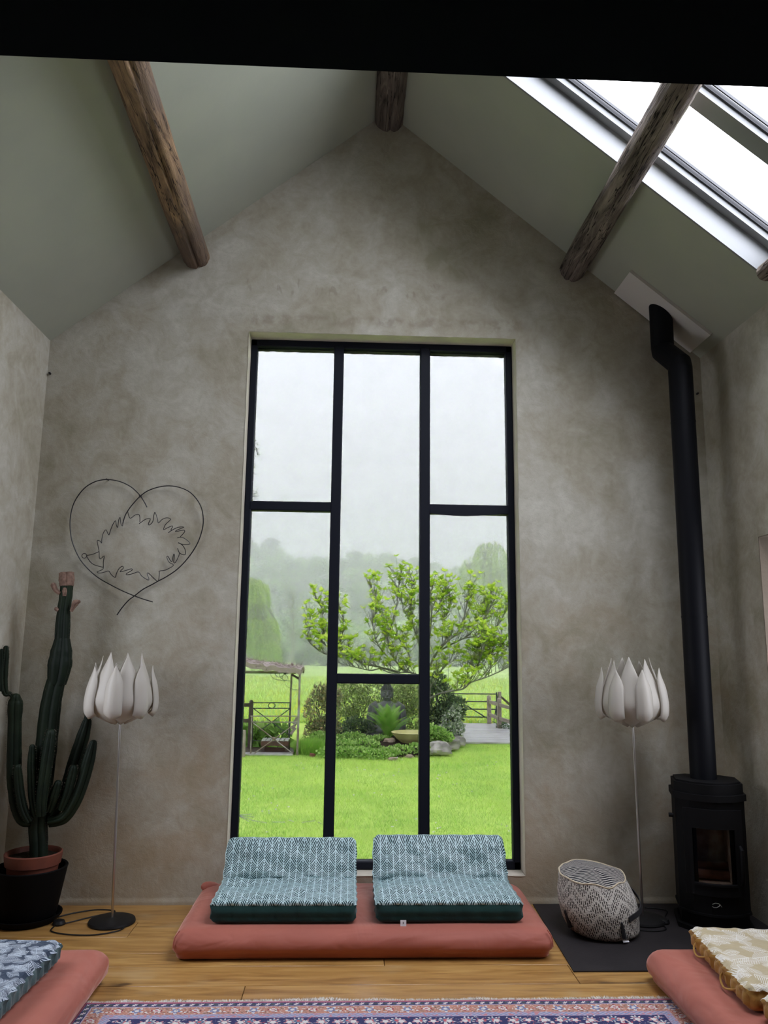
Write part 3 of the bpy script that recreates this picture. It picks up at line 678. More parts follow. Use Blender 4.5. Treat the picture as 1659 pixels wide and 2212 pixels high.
b.build('firebox', M['firebrick'], st, smooth=False)
for i in range(3): b = MB(); b.tube([(-.11, -.10 + i * .045, .29 + .035 * (i % 2)), (.11, -.08 + i * .04, .285 + .04 * (i % 2))], .026, 10); b.build('log', M['charred'], st)
b = MB(); b.prism(plan(.40, .355, .037, .075), .70, .735); b.build('upper_rim', M['stove'], st, angle=30)
b = MB(); b.prism(plan(.375, .33, .035, .08), .735, .79); b.prism(plan(.35, .305, .03, .075), .79, .80); b.build('top_plate', M['stove'], st, angle=30)
b = MB(); b.prism(plan(.36, .315), .02, .095); b.prism(plan(.405, .36, .04), .0, .025); b.build('plinth', M['stove'], st, angle=30)
b = MB(); b.prism(plan(.385, .345, .04), .092, .104); b.build('ash_lip', M['stove'], st, angle=30)
def dfront(x): t = (x + .13) / .26; return -.168 - .035 * math.sin(PI * max(0, min(1, t)))
def dpanel(x0, x1, z0, z1, th=.016, n=6):
    q = MB(); V_ = []; F = []
    for i in range(n + 1):
        x = lerp(x0, x1, i / n); y = dfront(x)
        V_ += [(x, y - th, z0), (x, y - th, z1), (x, y, z0), (x, y, z1)]
    for i in range(n):
        o = i * 4; F += [[o, o + 4, o + 5, o + 1], [o + 2, o + 3, o + 7, o + 6], [o, o + 2, o + 6, o + 4], [o + 1, o + 5, o + 7, o + 3]]
    F += [[0, 1, 3, 2], [n * 4, n * 4 + 2, n * 4 + 3, n * 4 + 1]]; q.add(V_, F); return q
door = dpanel(-.155, -.112, .20, .66); 
for a in ((.112, .155, .20, .66), (-.112, .112, .20, .262), (-.112, .112, .555, .66)): q = dpanel(*a); door.add(q.v, q.f)
dr = door.build('door', M['stove'], st, angle=25)
dpanel(-.112, .112, .262, .555, .005).build('pane', M['stove_glass'], dr)
b = MB(); b.tube([(.136, -.195, .47), (.14, -.222, .455), (.14, -.222, .32), (.138, -.205, .275), (.136, -.195, .265)], [.008, .011, .011, .010, .008], 10); b.build('handle', M['stove'], dr)
dpanel(-.112, .112, .256, .266, .026).build('glass_sill', M['stove'], dr)
b = MB(); b.tube([(-.03, -.207, .150), (-.022, -.209, .144), (-.008, -.211, .145), (.004, -.212, .152), (.012, -.212, .162), (.020, -.211, .150)], .002, 6); b.tube([(-.028, -.208, .160), (-.012, -.211, .168), (.004, -.212, .167), (.012, -.212, .162)], .002, 6); b.build('emblem', M['chrome'], st)
b = MB(); b.tube([(-.2, -.10, .60), (-.225, -.10, .60)], .012, 10); b.build('air_knob', M['stove'], st)

b = MB(); b.add([(1.053, -.012, 0), (XR - .004, -.012, 0), (XR - .004, -1.02, 0), (1.018, -1.02, 0)], []); 
hp = [(1.053, -.014), (1.018, -1.02), (XR - .004, -1.02), (XR - .004, -.014)]; b = MB(); b.prism(hp, .0005, .006)
tag(b.build('hearth_plate', M['hearth'], smooth=False, loc=(1.7, -.5, 0)), 'dark grey hearth plate on the floor under the stove', 'hearth')

# ================================================================= LAMPS
def lamp(name, x, y, label, swp, cordp, top_dx):
    t = thing(name, label, 'lamp', (x, y, .0), 0, 'tulip floor lamps')
    b = MB(); b.lathe([(.0, 0), (.128, 0), (.130, .006), (.126, .016), (.10, .024), (.018, .030), (.0, .030)], 40, (x, y, BZ)); b.build('base', M['black_plastic'], t)
    tx = x + top_dx
    b = MB(); b.tube([(x, y, .028 + BZ), (lerp(x, tx, .45), y, .62)], .0075, 12); b.tube([(lerp(x, tx, .45), y, .62), (tx, y, 1.30)], .0068, 12); b.build('pole', M['chrome'], t)
    sh = bpy.data.objects.new('lamp_shade', None); COL.objects.link(sh); sh.parent = t; ORG[sh.name] = ORG[t.name]
    def petal(a, zb, zt, rp, wp, curl, nm='petal'):
        ca, sa = math.cos(a), math.sin(a)
        def fn(u, v):
            s_ = u * 2 - 1; z = lerp(zb, zt, v); 
            wv = interp(wp, v); rr = interp(rp, v) + curl * (1 - abs(s_) ** 2.2) * min(1, wv / .05); tt = wv * s_
            if v < .12: z += (.12 - v) * .18 * s_ * s_
            return (tx + ca * rr - sa * tt, y + sa * rr + ca * tt, z)
        q = MB(); q.grid(fn, 10, 16); o = q.build(nm, M['petal'], sh, angle=80, fix=False); md = o.modifiers.new('thickness', 'SOLIDIFY'); md.thickness = .0016; return o
    Z = BZ
    for k in range(7):
        a = -PI / 2 + 2 * PI * (k + .5) / 7 + .06
        petal(a, 1.086 + Z, 1.492 + Z + .012 * math.sin(k * 2.3), [.030, .108, .150, .168, .168, .158, .147, .136, .126, .118, .114], [.020, .062, .084, .090, .086, .078, .066, .052, .036, .018, .001], .016)
    for k in range(7):
        a = -PI / 2 + 2 * PI * k / 7 + .06
        petal(a, 1.125 + Z, 1.432 + Z + .010 * math.sin(k * 1.7), [.160, .178, .184, .185, .183, .179, .174, .169, .166, .167, .172], [.042, .050, .052, .052, .052, .052, .050, .044, .031, .016, .001], .034)
    b = MB(); b.tube([(tx, y, 1.2), (tx, y, 1.27)], .017, 12); b.ell((tx, y, 1.32), (.03, .03, .045)); b.build('bulb', M['petal'], t)
    b = MB(); b.lathe([(0, 0), (.033, 0), (.035, .008), (.028, .022), (.012, .028), (0, .028)], 20, (*swp, BZ)); b.build('foot_switch', M['black_plastic'], t)
    for c in cordp: b = MB(); b.tube(catmull([(p[0], p[1], .0045 + BZ) for p in c], 6), .0035, 6); b.build('cord', M['black_plastic'], t)
    return t
BZ = 0.0006
lamp('floor_lamp', -1.416, -.306, 'white tulip shade floor lamp beside the tall cactus', (-1.70, -.335), [[(-1.665, -.33), (-1.55, -.22), (-1.45, -.13), (-1.56, -.10), (-1.68, -.16), (-1.76, -.24)], [(-1.71, -.37), (-1.70, -.45), (-1.60, -.50), (-1.45, -.51), (-1.34, -.45), (-1.32, -.39)]], -.035)
BZ = 0.0066
lamp('floor_lamp', 1.626, -.315, 'white tulip shade floor lamp beside the black stove', (1.73, -.36), [[(1.75, -.34), (1.78, -.26), (1.83, -.15), (1.72, -.10)], [(1.71, -.39), (1.70, -.47), (1.62, -.50), (1.50, -.46), (1.49, -.40)]], -.012)

# ================================================================= MATTRESSES AND CUSHIONS
def mattress(name, label, cx, y0, y1, wd, h, seed, tilt=0.):
    """lies on the floor from x=cx-wd/2.. and y0 (far) to y1 (near)"""
    Lx, Ly = wd, y0 - y1; V_, N_, F = rbox((Lx, Ly, h), .055, (.03, .03, .016)); out = []
    for p, n in zip(V_, N_):
        x, yv, z = p.x - Lx / 2, p.y, p.z; q = Vector((x, yv, z)); t = z / h
        bul = .020 * math.sin(PI * min(1, t * 1.05)) - .030 * max(0, .35 - t) / .35
        ex = max(0, abs(x) / (Lx / 2) - .9) / .1; ey = max(0, abs(yv) / (Ly / 2) - .85) / .15
        q.x += math.copysign(bul * min(1, ex), x); q.y += math.copysign(bul * min(1, ey), yv)
        side = min(1, ex + ey)
        wr = .005 * nse(x * 2.2 + z * 6 + seed, yv * 2.2 - z * 3, z * 18) * side + .003 * nse(x * 7, yv * 7, z * 25 + seed) * side
        if t > .6: wr += .004 * nse(x * 3 + seed, yv * 3)
        q += n * wr; q.z = max(0.0015, q.z); out.append(Vector((cx + q.x, (y0 + y1) / 2 + q.y, q.z)))
    t_ = thing(name, label, 'mattress', (cx, (y0 + y1) / 2, 0), tilt); 
    b = MB(); b.add(out, [f[0] for f in F]); b.build('fitted_sheet', M['sheet'], t_, angle=80)
    for sx_ in (-1, 1):
        x = cx + sx_ * (Lx / 2 - .008); b = MB(); b.tube(catmull([(x - sx_ * .012, y1 + .012, h - .004), (x + sx_ * .006, y1 - .004, h * .78), (x + sx_ * .012, y1 - .004, h * .45)], 5), [.003] * 11, 6); b.build('corner_seam', M['sheet'], t_)
    return t_
MH = .142
mc = mattress('floor_mattress', 'terracotta covered mattress below the tall window, carrying two green cushions', .003, -.03, -.868, 1.90, MH, 1.)
b = MB(); b.ell((-.895, -.095, .120), (.075, .038, .036), 14, Matrix.Rotation(.5, 3, 'Z') @ Matrix.Rotation(.35, 3, 'Y')); b.build('sheet_pucker', M['sheet'], mc)
mattress('floor_mattress', 'terracotta covered mattress along the left wall under the navy cushion', -1.66, -1.085, -3.05, .90, .15, 5.)
mattress('floor_mattress', 'terracotta covered mattress along the right wall under the beige cushions', 1.815, -1.11, -3.05, .92, .15, 9.)

def cushion(name, label, path, width, T, cx, cover, side, fold, seed, rz=0., loc=(0, 0, 0), period=.11, tuft=.008, r=.03, rolls=2, wr=.007, group=None):
    """slab swept along a path in local (y,z): a from the near end; width along x. cover on top, side gusset with tufted rolls."""
    pts = catmull([Vector((0, p[0], p[1])) for p in path], 8); cum = [0.]
    for i in range(1, len(pts)): cum.append(cum[-1] + (pts[i] - pts[i - 1]).length)
    Lp = cum[-1]
    def frame(a):
        a = max(0, min(Lp - 1e-6, a)); i = 0
        while cum[i + 1] < a: i += 1
        tt = (a - cum[i]) / (cum[i + 1] - cum[i]); p = pts[i].lerp(pts[i + 1], tt)
        t0 = (pts[min(i + 1, len(pts) - 1)] - pts[max(i - 1, 0)]).normalized(); t1 = (pts[min(i + 2, len(pts) - 1)] - pts[i]).normalized(); t = t0.lerp(t1, tt).normalized()
        return p, t, Vector((0, -t.z, t.y))
    V_, N_, F = rbox((Lp, width, T), r, (.011, .011, .0125) if period < .08 else (.016, .016, .0125)); P_ = []; UV = []
    for p, n in zip(V_, N_):
        a, x, c = p.x, p.y, p.z; t = c / T; ea = min(a, Lp - a); ex = width / 2 - abs(x); e = min(ea, ex)
        if e < .02:   # gusset: rolls and tufts
            al = a if ex < ea else x + width / 2
            bl = tuft * (abs(math.sin(PI * al / period)) ** .6 - .6); gr = -.010 * math.exp(-((t - .74) / .09) ** 2) - (.009 * math.exp(-((t - .27) / .08) ** 2) if rolls > 1 else 0)
            d = bl * (1 if .2 < t < .85 else .22) + gr
            if ex < ea: x += math.copysign(d, x)
            else: a += d if a > Lp / 2 else -d
            if t > .8: c += .002 * math.sin(2 * PI * al / period * .7 + seed)
        elif t > .5:  # top face: soft folds, dip behind the piped edge
            c += wr * nse(a * 5 + seed, x * 4, seed) + wr * .9 * nse(a * 12, x * 7 + seed, 2) + wr * .35 * nse(a * 30, x * 22 + seed) - .006 * math.exp(-((e - .045) / .014) ** 2)
            if fold is not None: c += -.012 * math.exp(-((a - fold) / .025) ** 2) + .013 * max(0, nse(x * 3.2 + seed, 4.)) * math.exp(-((a - fold - .05) / .03) ** 2)
        q, tg, nn = frame(a); over = (a - Lp) if a > Lp else (a if a < 0 else 0)
        q = q + tg * over; P_.append(Vector((x, q.y, q.z)) + nn * c); UV.append((p.y + width / 2, p.x))
    t_ = thing(name, label, 'cushion', (cx + loc[0], loc[1], loc[2]), rz, group, local=True)
    top = [f[0] for f in F if sum(V_[k].z for k in f[0]) / 4 > T * .80]; oth = [f[0] for f in F if sum(V_[k].z for k in f[0]) / 4 <= T * .80]
    for nm, fs, mat in (('printed_cover', top, cover), ('side_panel', oth, side)):
        idx = sorted({k for f in fs for k in f}); mp = {k: i for i, k in enumerate(idx)}; b = MB()
        b.add([P_[k] for k in idx], [[mp[k] for k in f] for f in fs], [[UV[k] for k in f] for f in fs]); b.build(nm, mat, t_, angle=80, fix=False)
    return t_
BZc = MH + .004
pathL = [(-.79, BZc), (-.62, BZc), (-.45, BZc), (-.345, BZc + .008), (-.29, BZc + .045), (-.235, BZc + .12), (-.185, BZc + .185), (-.150, BZc + .215)]
gc = cushion('floor_cushion', 'left green leaf print cushion with raised back on the central mattress', pathL, .745, .112, -.418, M['leaf_print'], M['green_cotton'], .47, 3., wr=.021)
pathR = [(-.785, BZc), (-.62, BZc), (-.45, BZc), (-.345, BZc + .008), (-.285, BZc + .05), (-.23, BZc + .13), (-.185, BZc + .20), (-.150, BZc + .232)]
gd = cushion('floor_cushion', 'right green leaf print cushion with white tag on the central mattress', pathR, .765, .112, .445, M['leaf_print'], M['green_cotton'], .47, 8., wr=.021)
b = MB(); b.box((-.245, -.803, MH + .012), (.030, .003, .028), Matrix.Rotation(-.15, 3, 'X')); q_ = b.build('care_tag', M['tag'], gd, smooth=False)
b = MB(); b.box((-.245, -.8055, MH + .014), (.003, .001, .010), Matrix.Rotation(-.15, 3, 'X')); b.build('print_mark', M['wire'], q_, smooth=False)
zs = .153
flat = lambda L_: [(-L_, 0), (-L_ * .66, 0), (-L_ * .33, 0), (0, 0)]
cushion('floor_cushion', 'navy palm print cushion with teal tufted sides on the left mattress', flat(1.15), .74, .10, -1.735, M['palm_navy'], M['teal_cotton'], None, 4., R(-1.5), (0, -1.275, zs), .075, .034, .03, 1, .006)
yc1 = cushion('floor_cushion', 'beige palm print cushion with mustard sides at the far end of the right mattress', flat(.70), .66, .095, 1.86, M['palm_beige'], M['mustard_cotton'], None, 6., R(-6), (.03, -1.16, zs), .062, .030, .03, 1, .007)
yc2 = cushion('floor_cushion', 'beige palm print cushion with mustard sides in the right foreground corner', flat(.70), .62, .095, 1.80, M['palm_beige'], M['mustard_cotton'], None, 13., R(-4), (.03, -1.885, zs), .062, .030, .03, 1, .007)
for ys in (-.10, -.44):
    b = MB(); b.tube(catmull([(-.335, ys, .05), (-.350, ys - .01, .03), (-.354, ys - .06, .014), (-.342, ys - .12, .03), (-.33, ys - .16, .05)], 5), .0045, 6); b.build('carry_loop', M['mustard_cotton'], yc1)

# rug
RX0, RX1, RY0, RY1 = -1.228, 1.43, -1.335, -3.6
b = MB(); nx, ny = 70, 40
def rf(u, v): x = lerp(RX0, RX1, u); y = lerp(RY0, RY1, v) + .004 * nse(x * 3, 2) * (1 - v); return (x, y, .009 + .0015 * nse(x * 5, y * 5))
b.grid(rf, nx, ny, lambda u, v: (u * (RX1 - RX0), v * (RY0 - RY1)))
b.grid(lambda u, v: (lerp(RX0, RX1, u), RY0 + .004 * nse(lerp(RX0, RX1, u) * 3, 2) + .001, lerp(.001, .009, v)), nx, 1, lambda u, v: (u * (RX1 - RX0), 0))
rug = thing('persian_rug', 'persian rug with navy and salmon floral borders and white fringe', 'rug', (.1, -2.4, 0)); b.build('pile', M['rug'], rug)
c = []; dr_ = []; sz_ = []
n = 2600; xs = nrg.uniform(RX0, RX1, n); tufty = np.array([.5 + .5 * nse(x * 9, 5.) + .7 * max(0, nse(x * 2.1, 8.)) for x in xs])
c = np.stack([xs, np.full(n, RY0 + .001), np.full(n, .005)], 1); dr_ = np.stack([nrg.normal(0, .45, n), np.full(n, 1.), nrg.uniform(.0, .25, n)], 1)
V_, F = cards(c, dr_, .012 + .026 * np.clip(tufty, 0, 1.3), .05, .02); stuff(np_obj('fringe', V_, F, M['fringe'], rug))

# pouf
px0, py0 = 1.345, -.49
pf = thing('pouf', 'slouched white and black woven pouf with a striped top on the hearth plate', 'pouf', (px0, py0, .0065))
def pw(t, a):
    r_ = .188 + .032 * math.sin(PI * min(1, t * 1.0)) - .006 * t; r_ *= 1 + .03 * nse(math.cos(a) * 1.3, math.sin(a) * 1.3, t * 2.2) + .012 * nse(math.cos(a) * 4, math.sin(a) * 4, t * 8)
    if t < .10: r_ -= .03 * (1 - t / .10) ** 2
    sx_ = -.075 * t + .02 * t * t; z = .0065 + t * (.300 + .022 * math.cos(a - 1.75) + .015 * nse(math.cos(a) * 2, math.sin(a) * 2))
    return Vector((px0 + sx_ + r_ * math.cos(a), py0 + .02 * t + r_ * math.sin(a), z))
b = MB(); b.grid(lambda u, v: pw(v, u * 2 * PI), 64, 24, lambda u, v: (u * 2 * PI * .19, v * .33)); b.build('side_fabric', M['pouf_side'], pf, angle=80, fix=False)
def pt(u, v):
    e = pw(1, u * 2 * PI); cc = Vector((px0 - .055, py0 + .02, .318)); p = cc.lerp(e, v); p.z += .022 * (1 - v * v) + .006 * nse(p.x * 14, p.y * 14); return p
b = MB(); b.grid(pt, 64, 10, lambda u, v: (.2 + v * .2 * math.cos(u * 2 * PI), .2 + v * .2 * math.sin(u * 2 * PI))); b.build('top_fabric', M['pouf_top'], pf, angle=80, fix=False)
b = MB(); b.grid(lambda u, v: pw(.0, u * 2 * PI).lerp(Vector((px0, py0, .0066)), v), 64, 1); b.build('underside', M['strap'], pf)
b = MB(); pp = [pw(1, i / 64 * 2 * PI) + Vector((0, 0, .001)) for i in range(65)]; b.tube(pp, .004, 6, cap=False); b.build('piping', M['cream_piping'], pf)
def pband(t0, t1, a0, a1, off, nm, n=14, bowl=.0):
    q = MB(); V_ = []; F = []
    for i in range(n + 1):
        a = lerp(a0, a1, i / n); tt = lerp(t0, t1, i / n); o = off + bowl * math.sin(PI * i / n)
        for dt in (-.045, .045):
            p = pw(tt + dt, a); d = Vector((math.cos(a), math.sin(a), 0)); V_ += [p + d * o, p + d * (o + .004)]
    for i in range(n):
        o = i * 4; F += [[o + 1, o + 5, o + 7, o + 3], [o, o + 2, o + 6, o + 4], [o, o + 4, o + 5, o + 1], [o + 2, o + 3, o + 7, o + 6]]
    F += [[0, 1, 3, 2], [n * 4, n * 4 + 2, n * 4 + 3, n * 4 + 1]]; q.add(V_, F); return q.build(nm, M['strap'], pf)
pband(.42, .70, R(-62), R(12), .003, 'carry_strap', bowl=.016)
def tassel(a, t0, t1, nm):
    q = MB(); d = Vector((math.cos(a), math.sin(a), 0)); p0 = pw(t0, a) + d * .006; p1 = pw(t1, a) + d * .008
    q.tube([p0, p0.lerp(p1, .5), p1], [.005, .010, .013], 8); q.build(nm, M['strap'], pf)
tassel(R(-75), .42, .12, 'tassel'); tassel(R(-160), .44, .16, 'tassel')
b = MB(); a = R(-72); d = Vector((math.cos(a), math.sin(a), 0)); p = pw(.0, a) + d * .022; b.box((p.x, p.y, .020), (.036, .004, .026), Matrix.Rotation(R(18), 3, 'Z') @ Matrix.Rotation(-.9, 3, 'X')); b.build('care_tag', M['tag'], pf, smooth=False)

# ================================================================= WIRE HEART
wr = thing('wire_heart', 'black wire heart with a hedgehog outline hung on the gable wall', 'wall art', at(300, 1180, -.03))
def wp(pts, r, per, nm):
    P_ = catmull([at(130 + x / 4.879, 1010 + y / 4.879, -.03 - .006 * math.sin(i * .9)) for i, (x, y) in enumerate(pts)], per); q = MB(); q.tube(P_, r, 6); q.build(nm, M['wire'], wr)
wp([(975, 1416), (880, 1388), (783, 1353), (650, 1297), (520, 1230), (400, 1160), (300, 1075), (215, 975), (160, 870), (122, 760), (105, 640), (108, 520), (135, 400), (190, 295), (270, 205), (370, 148), (470, 127), (560, 132), (650, 155), (740, 200), (800, 250), (845, 300), (885, 360), (915, 418)], .0036, 4, 'heart_wire')
wp([(598, 1555), (650, 1480), (720, 1400), (783, 1353), (870, 1285), (960, 1237), (1035, 1195), (1120, 1150), (1230, 1075), (1320, 985), (1400, 880), (1460, 770), (1500, 640), (1508, 540), (1490, 430), (1440, 335), (1360, 255), (1260, 210), (1150, 193), (1040, 205), (930, 242), (845, 300), (770, 380), (710, 460), (680, 520), (660, 590)], .0036, 4, 'heart_wire')
hh = [[(660, 590), (655, 618), (640, 590), (632, 525), (615, 560), (605, 632), (590, 600), (585, 560), (560, 590), (530, 660), (515, 710), (500, 690), (482, 655), (455, 690), (440, 750), (437, 797), (420, 775), (390, 770), (400, 830), (410, 885), (412, 940), (425, 962), (465, 930), (455, 990), (455, 1050)],
      [(410, 885), (340, 915), (278, 925)], [(278, 930), (310, 985), (360, 1025), (455, 1052)], [(254 + 25 * math.cos(i * PI / 6), 930 + 25 * math.sin(i * PI / 6)) for i in range(13)],
      [(455, 1052), (445, 1075), (388, 1100), (420, 1112), (480, 1098), (512, 1090), (540, 1130), (580, 1158), (592, 1120), (620, 1065), (655, 1040), (665, 1060), (640, 1085), (635, 1098), (690, 1085), (745, 1068), (760, 1080), (700, 1118), (705, 1130), (760, 1120), (825, 1100), (860, 1145), (925, 1185), (935, 1170), (918, 1125), (930, 1112), (1000, 1180), (1035, 1195), (1045, 1110), (1045, 1090), (1110, 1080), (1195, 1030), (1150, 1000), (1125, 950), (1135, 935), (1165, 985), (1180, 985), (1195, 915), (1205, 925), (1195, 995), (1215, 1000), (1250, 930), (1258, 895)],
      [(1238, 850), (1258, 900), (1315, 920), (1318, 870), (1290, 820), (1245, 790)], [(1245, 795), (1300, 810), (1370, 803), (1330, 760), (1280, 735), (1235, 740)], [(1265, 730), (1310, 680), (1300, 660), (1215, 675), (1240, 655), (1305, 628), (1240, 630), (1170, 665), (1140, 688)],
      [(1165, 660), (1185, 615), (1130, 635), (1090, 655), (1110, 600), (1165, 545), (1120, 530), (1070, 550), (1035, 585), (1025, 540), (1000, 472), (988, 500), (975, 570), (940, 605), (930, 590), (950, 540), (900, 545), (832, 592)], [(840, 575), (835, 500), (790, 500), (740, 535), (720, 500), (712, 462)]]
for h in hh: wp(h, .0024, 3, 'hedgehog_wire')
for (x, y), xo in (((845, 300), 0), ((500, 128), 0)):
    p = at(130 + x / 4.879, 1010 + y / 4.879, -.02); b = MB(); b.tube([(p.x, -.045, p.z), (p.x, -.0005, p.z)], .004, 6); b.build('nail', M['wire'], wr)
for (u, v, lab) in ((1507, 850, 'small black wall fitting right of the stove pipe'), (100, 806, 'small black wall fitting in the upper left corner')):
    p = at(u, v, -.012); p.x = min(max(p.x, XL + .02), XR - .03); b = MB(); b.lathe([(0, -.012), (.007, -.012), (.008, .0), (.005, .010), (0, .010)], 14, (0, 0, 0)); b.v = [(x + p.x, -z - .0125, y + p.z) for x, y, z in b.v]; tag(b.build('wall_hook', M['wire'], loc=p), lab, 'hook')

# ================================================================= CACTUS AND POTS
PX, PY = -1.905, -.265
pl = thing('planter', 'large black planter on a saucer in the left corner', 'planter', (PX, PY, 0))
b = MB(); b.lathe([(0, .032), (.150, .032), (.155, .04), (.196, .275), (.200, .288), (.196, .293), (.184, .290), (.182, .278), (.145, .10), (0, .10)], 48, (PX, PY, 0)); b.build('pot', M['planter'], pl)
b = MB(); b.lathe([(0, .001), (.165, .001), (.190, .03), (.192, .04), (.184, .04), (.160, .012), (0, .012)], 48, (PX - .005, PY, 0)); b.build('saucer', M['planter'], pl)
ca = thing('potted_cactus', 'tall candelabra cactus in a terracotta pot set inside the black planter', 'cactus', (PX, PY, .12))
b = MB(); b.lathe([(0, .115), (.115, .115), (.140, .30), (.150, .305), (.158, .365), (.150, .37), (.142, .362), (.136, .33), (0, .33)], 40, (PX + .008, PY, 0)); b.build('terracotta_pot', M['terracotta'], ca)
b = MB(); b.grid(lambda u, v: (PX + .008 + .139 * v * math.cos(u * 2 * PI), PY + .139 * v * math.sin(u * 2 * PI), .342 + .008 * nse(u * 9, v * 5)), 24, 6); b.build('soil', M['soil'], ca)
def zc(x, y): return (x / 2.731, 1200 + y / 2.731)
spv = []; spf = []
def stem(pts, wid, y0, y1=None, nm='stem', ribs=5, per=8, tipround=True, mat=None, spines=True):
    y1 = y0 if y1 is None else y1; P_ = [at(*zc(*p), lerp(y0, y1, i / (len(pts) - 1))) for i, p in enumerate(pts)]
    Wd = [w_ / 2.731 / 345 / 2 for w_ in wid]; C = catmull(P_, per); N = len(C); rad = [interp(Wd, i / (N - 1)) * (1 + .05 * nse(i * .35, pts[0][0])) for i in range(N)]
    if tipround:
        tip = C[-1]; dv = (C[-1] - C[-2]).normalized(); r0 = rad[-1]
        for k in (.35, .65, .85, .97): C.append(tip + dv * r0 * k * 1.0); rad.append(r0 * math.sqrt(max(.02, 1 - k * k)))
    def prof(k, t): return 1.06 - .30 * (1 - abs(math.cos(PI * ribs * k)) ** .7)
    q = MB(); q.tube(C, rad, ribs * 6, prof); o = q.build(nm, mat or M['cactus'], ca, angle=60)
    if spines:
        for i in range(1, len(C) - 1):
            for sdx in (-1, 1):
                for _ in range(2):
                    t = rng.random(); p = C[i].lerp(C[i + 1], t) + Vector((sdx * rad[i] * 1.02, -.3 * rad[i], 0)); spv.append((p, Vector((sdx * .8, -.3, rng.uniform(-.3, .6)))))
    return o
stem([(228, 1800), (228, 1700), (226, 1560), (255, 1300), (275, 1100), (300, 880), (330, 740)], [92, 92, 98, 108, 112, 108, 96], -.27)
stem([(335, 760), (352, 650), (362, 560), (368, 480)], [95, 128, 112, 70], -.27)
stem([(366, 500), (370, 420), (376, 330), (388, 240), (395, 165)], [78, 80, 70, 70, 68], -.27)
stem([(393, 180), (393, 140), (392, 100)], [74, 84, 80], -.27, nm='dried_tip', mat=M['cactus_dry'], tipround=False, spines=False)
stem([(185, 1570), (140, 1560), (108, 1500), (90, 1400), (83, 1280), (84, 1150), (86, 1000), (90, 880), (92, 840)], [55, 66, 70, 72, 76, 72, 68, 78, 50], -.29, -.37)
stem([(82, 860), (60, 815), (35, 815), (22, 760), (22, 680), (30, 600), (35, 545)], [18, 20, 30, 40, 44, 40, 26], -.37, -.42)
stem([(8, 800), (4, 700), (10, 560)], [20, 26, 20], -.42, -.43)
stem([(175, 1570), (140, 1500), (118, 1400), (108, 1300), (106, 1250)], [40, 45, 46, 44, 34], -.35, -.40)
stem([(215, 1540), (196, 1440), (190, 1330), (188, 1220), (190, 1130)], [40, 46, 48, 46, 30], -.33, -.37)
stem([(245, 1535), (248, 1430), (268, 1280), (288, 1150), (302, 1050)], [44, 56, 60, 62, 48], -.36, -.39)
stem([(228, 1530), (226, 1400), (236, 1240), (241, 1135)], [38, 44, 46, 36], -.30)
stem([(285, 1510), (318, 1420), (342, 1345)], [36, 50, 38], -.32, -.34)
stem([(280, 1565), (350, 1470), (405, 1340), (450, 1200), (490, 1070), (515, 980)], [50, 62, 72, 78, 70, 48], -.25, -.22)
stem([(512, 990), (524, 900), (532, 820), (546, 745)], [40, 32, 28, 28], -.22)
stem([(290, 1575), (380, 1545), (445, 1450), (492, 1330), (528, 1200), (550, 1110)], [50, 62, 66, 66, 64, 42], -.29, -.30)
stem([(360, 1500), (400, 1400), (424, 1310), (436, 1255)], [36, 46, 46, 36], -.31, -.33)
for pts, wd_ in (([(355, 225), (330, 205), (315, 175)], [16, 26, 30]), ([(378, 240), (380, 215), (380, 200)], [22, 28, 24]), ([(420, 330), (432, 305), (446, 280), (465, 272)], [16, 24, 38, 20]), ([(345, 325), (332, 315)], [16, 22]), ([(285, 830), (278, 790)], [20, 18]), ([(330, 470), (340, 430), (352, 400)], [14, 16, 14])):
    stem(pts, wd_, -.30, nm='flower_bud', mat=M['cactus_dry'] if wd_[0] > 14 else M['cactus'], spines=False, ribs=4, per=4)
cc_ = np.array([p for p, d in spv]); dd = np.array([d for p, d in spv]); V_, F = cards(cc_, dd, .011, .06, .0); stuff(np_obj('spines', V_, F, M['spine'], ca))

# ================================================================= GARDEN (ground 1 m below the room floor)
GZ = -1.0
def gp(u, v): return onz(u, v, GZ)
lawn = struct(MB().grid(lambda u, v: (lerp(-14, 14, u), lerp(.5, 23, v), GZ + .02 * nse(lerp(-14, 14, u) * .5, lerp(0, 23, v) * .5) * (1 if v < .9 else 0)), 60, 60).build('lawn', M['lawn']), 'mown green lawn outside the tall window')
field = struct(MB().grid(lambda u, v: (lerp(-90, 90, u), lerp(22.5, 160, v), GZ - .02 + .10 * nse(lerp(-90, 90, u) * .06, v * 9)), 80, 80).build('meadow', M['meadow_ground']), 'pale green meadow with yellow flowers beyond the garden')
def blades(n, x0, x1, y0, y1, h, wd, lean=.35, power=1.):
    y = y0 + (y1 - y0) * nrg.random(n) ** power; x = nrg.uniform(x0, x1, n); hh_ = h * nrg.uniform(.5, 1.25, n)
    a = nrg.uniform(0, PI, n); d = np.stack([np.cos(a), np.sin(a), np.zeros(n)], 1); base = np.stack([x, y, np.full(n, GZ - .005)], 1)
    tip = base + np.stack([nrg.normal(0, lean, n) * hh_, nrg.normal(0, lean, n) * hh_, hh_], 1)
    V_ = np.stack([base - d * wd, base + d * wd, tip], 1).reshape(-1, 3); return V_, np.arange(3 * n).reshape(n, 3)
V_, F = blades(330000, -7.5, 9.0, 3.2, 17.0, .055, .0046, .5, 1.1); stuff(tag(np_obj('grass', V_, F, M['grass']), 'short mown grass blades of the lawn', 'grass'))
V_, F = blades(60000, -14, 16, 22, 62, .22, .022, .5, 1.6); stuff(tag(np_obj('meadow_grass', V_, F, M['meadow']), 'taller meadow grass and yellow flowers past the fence', 'grass'))
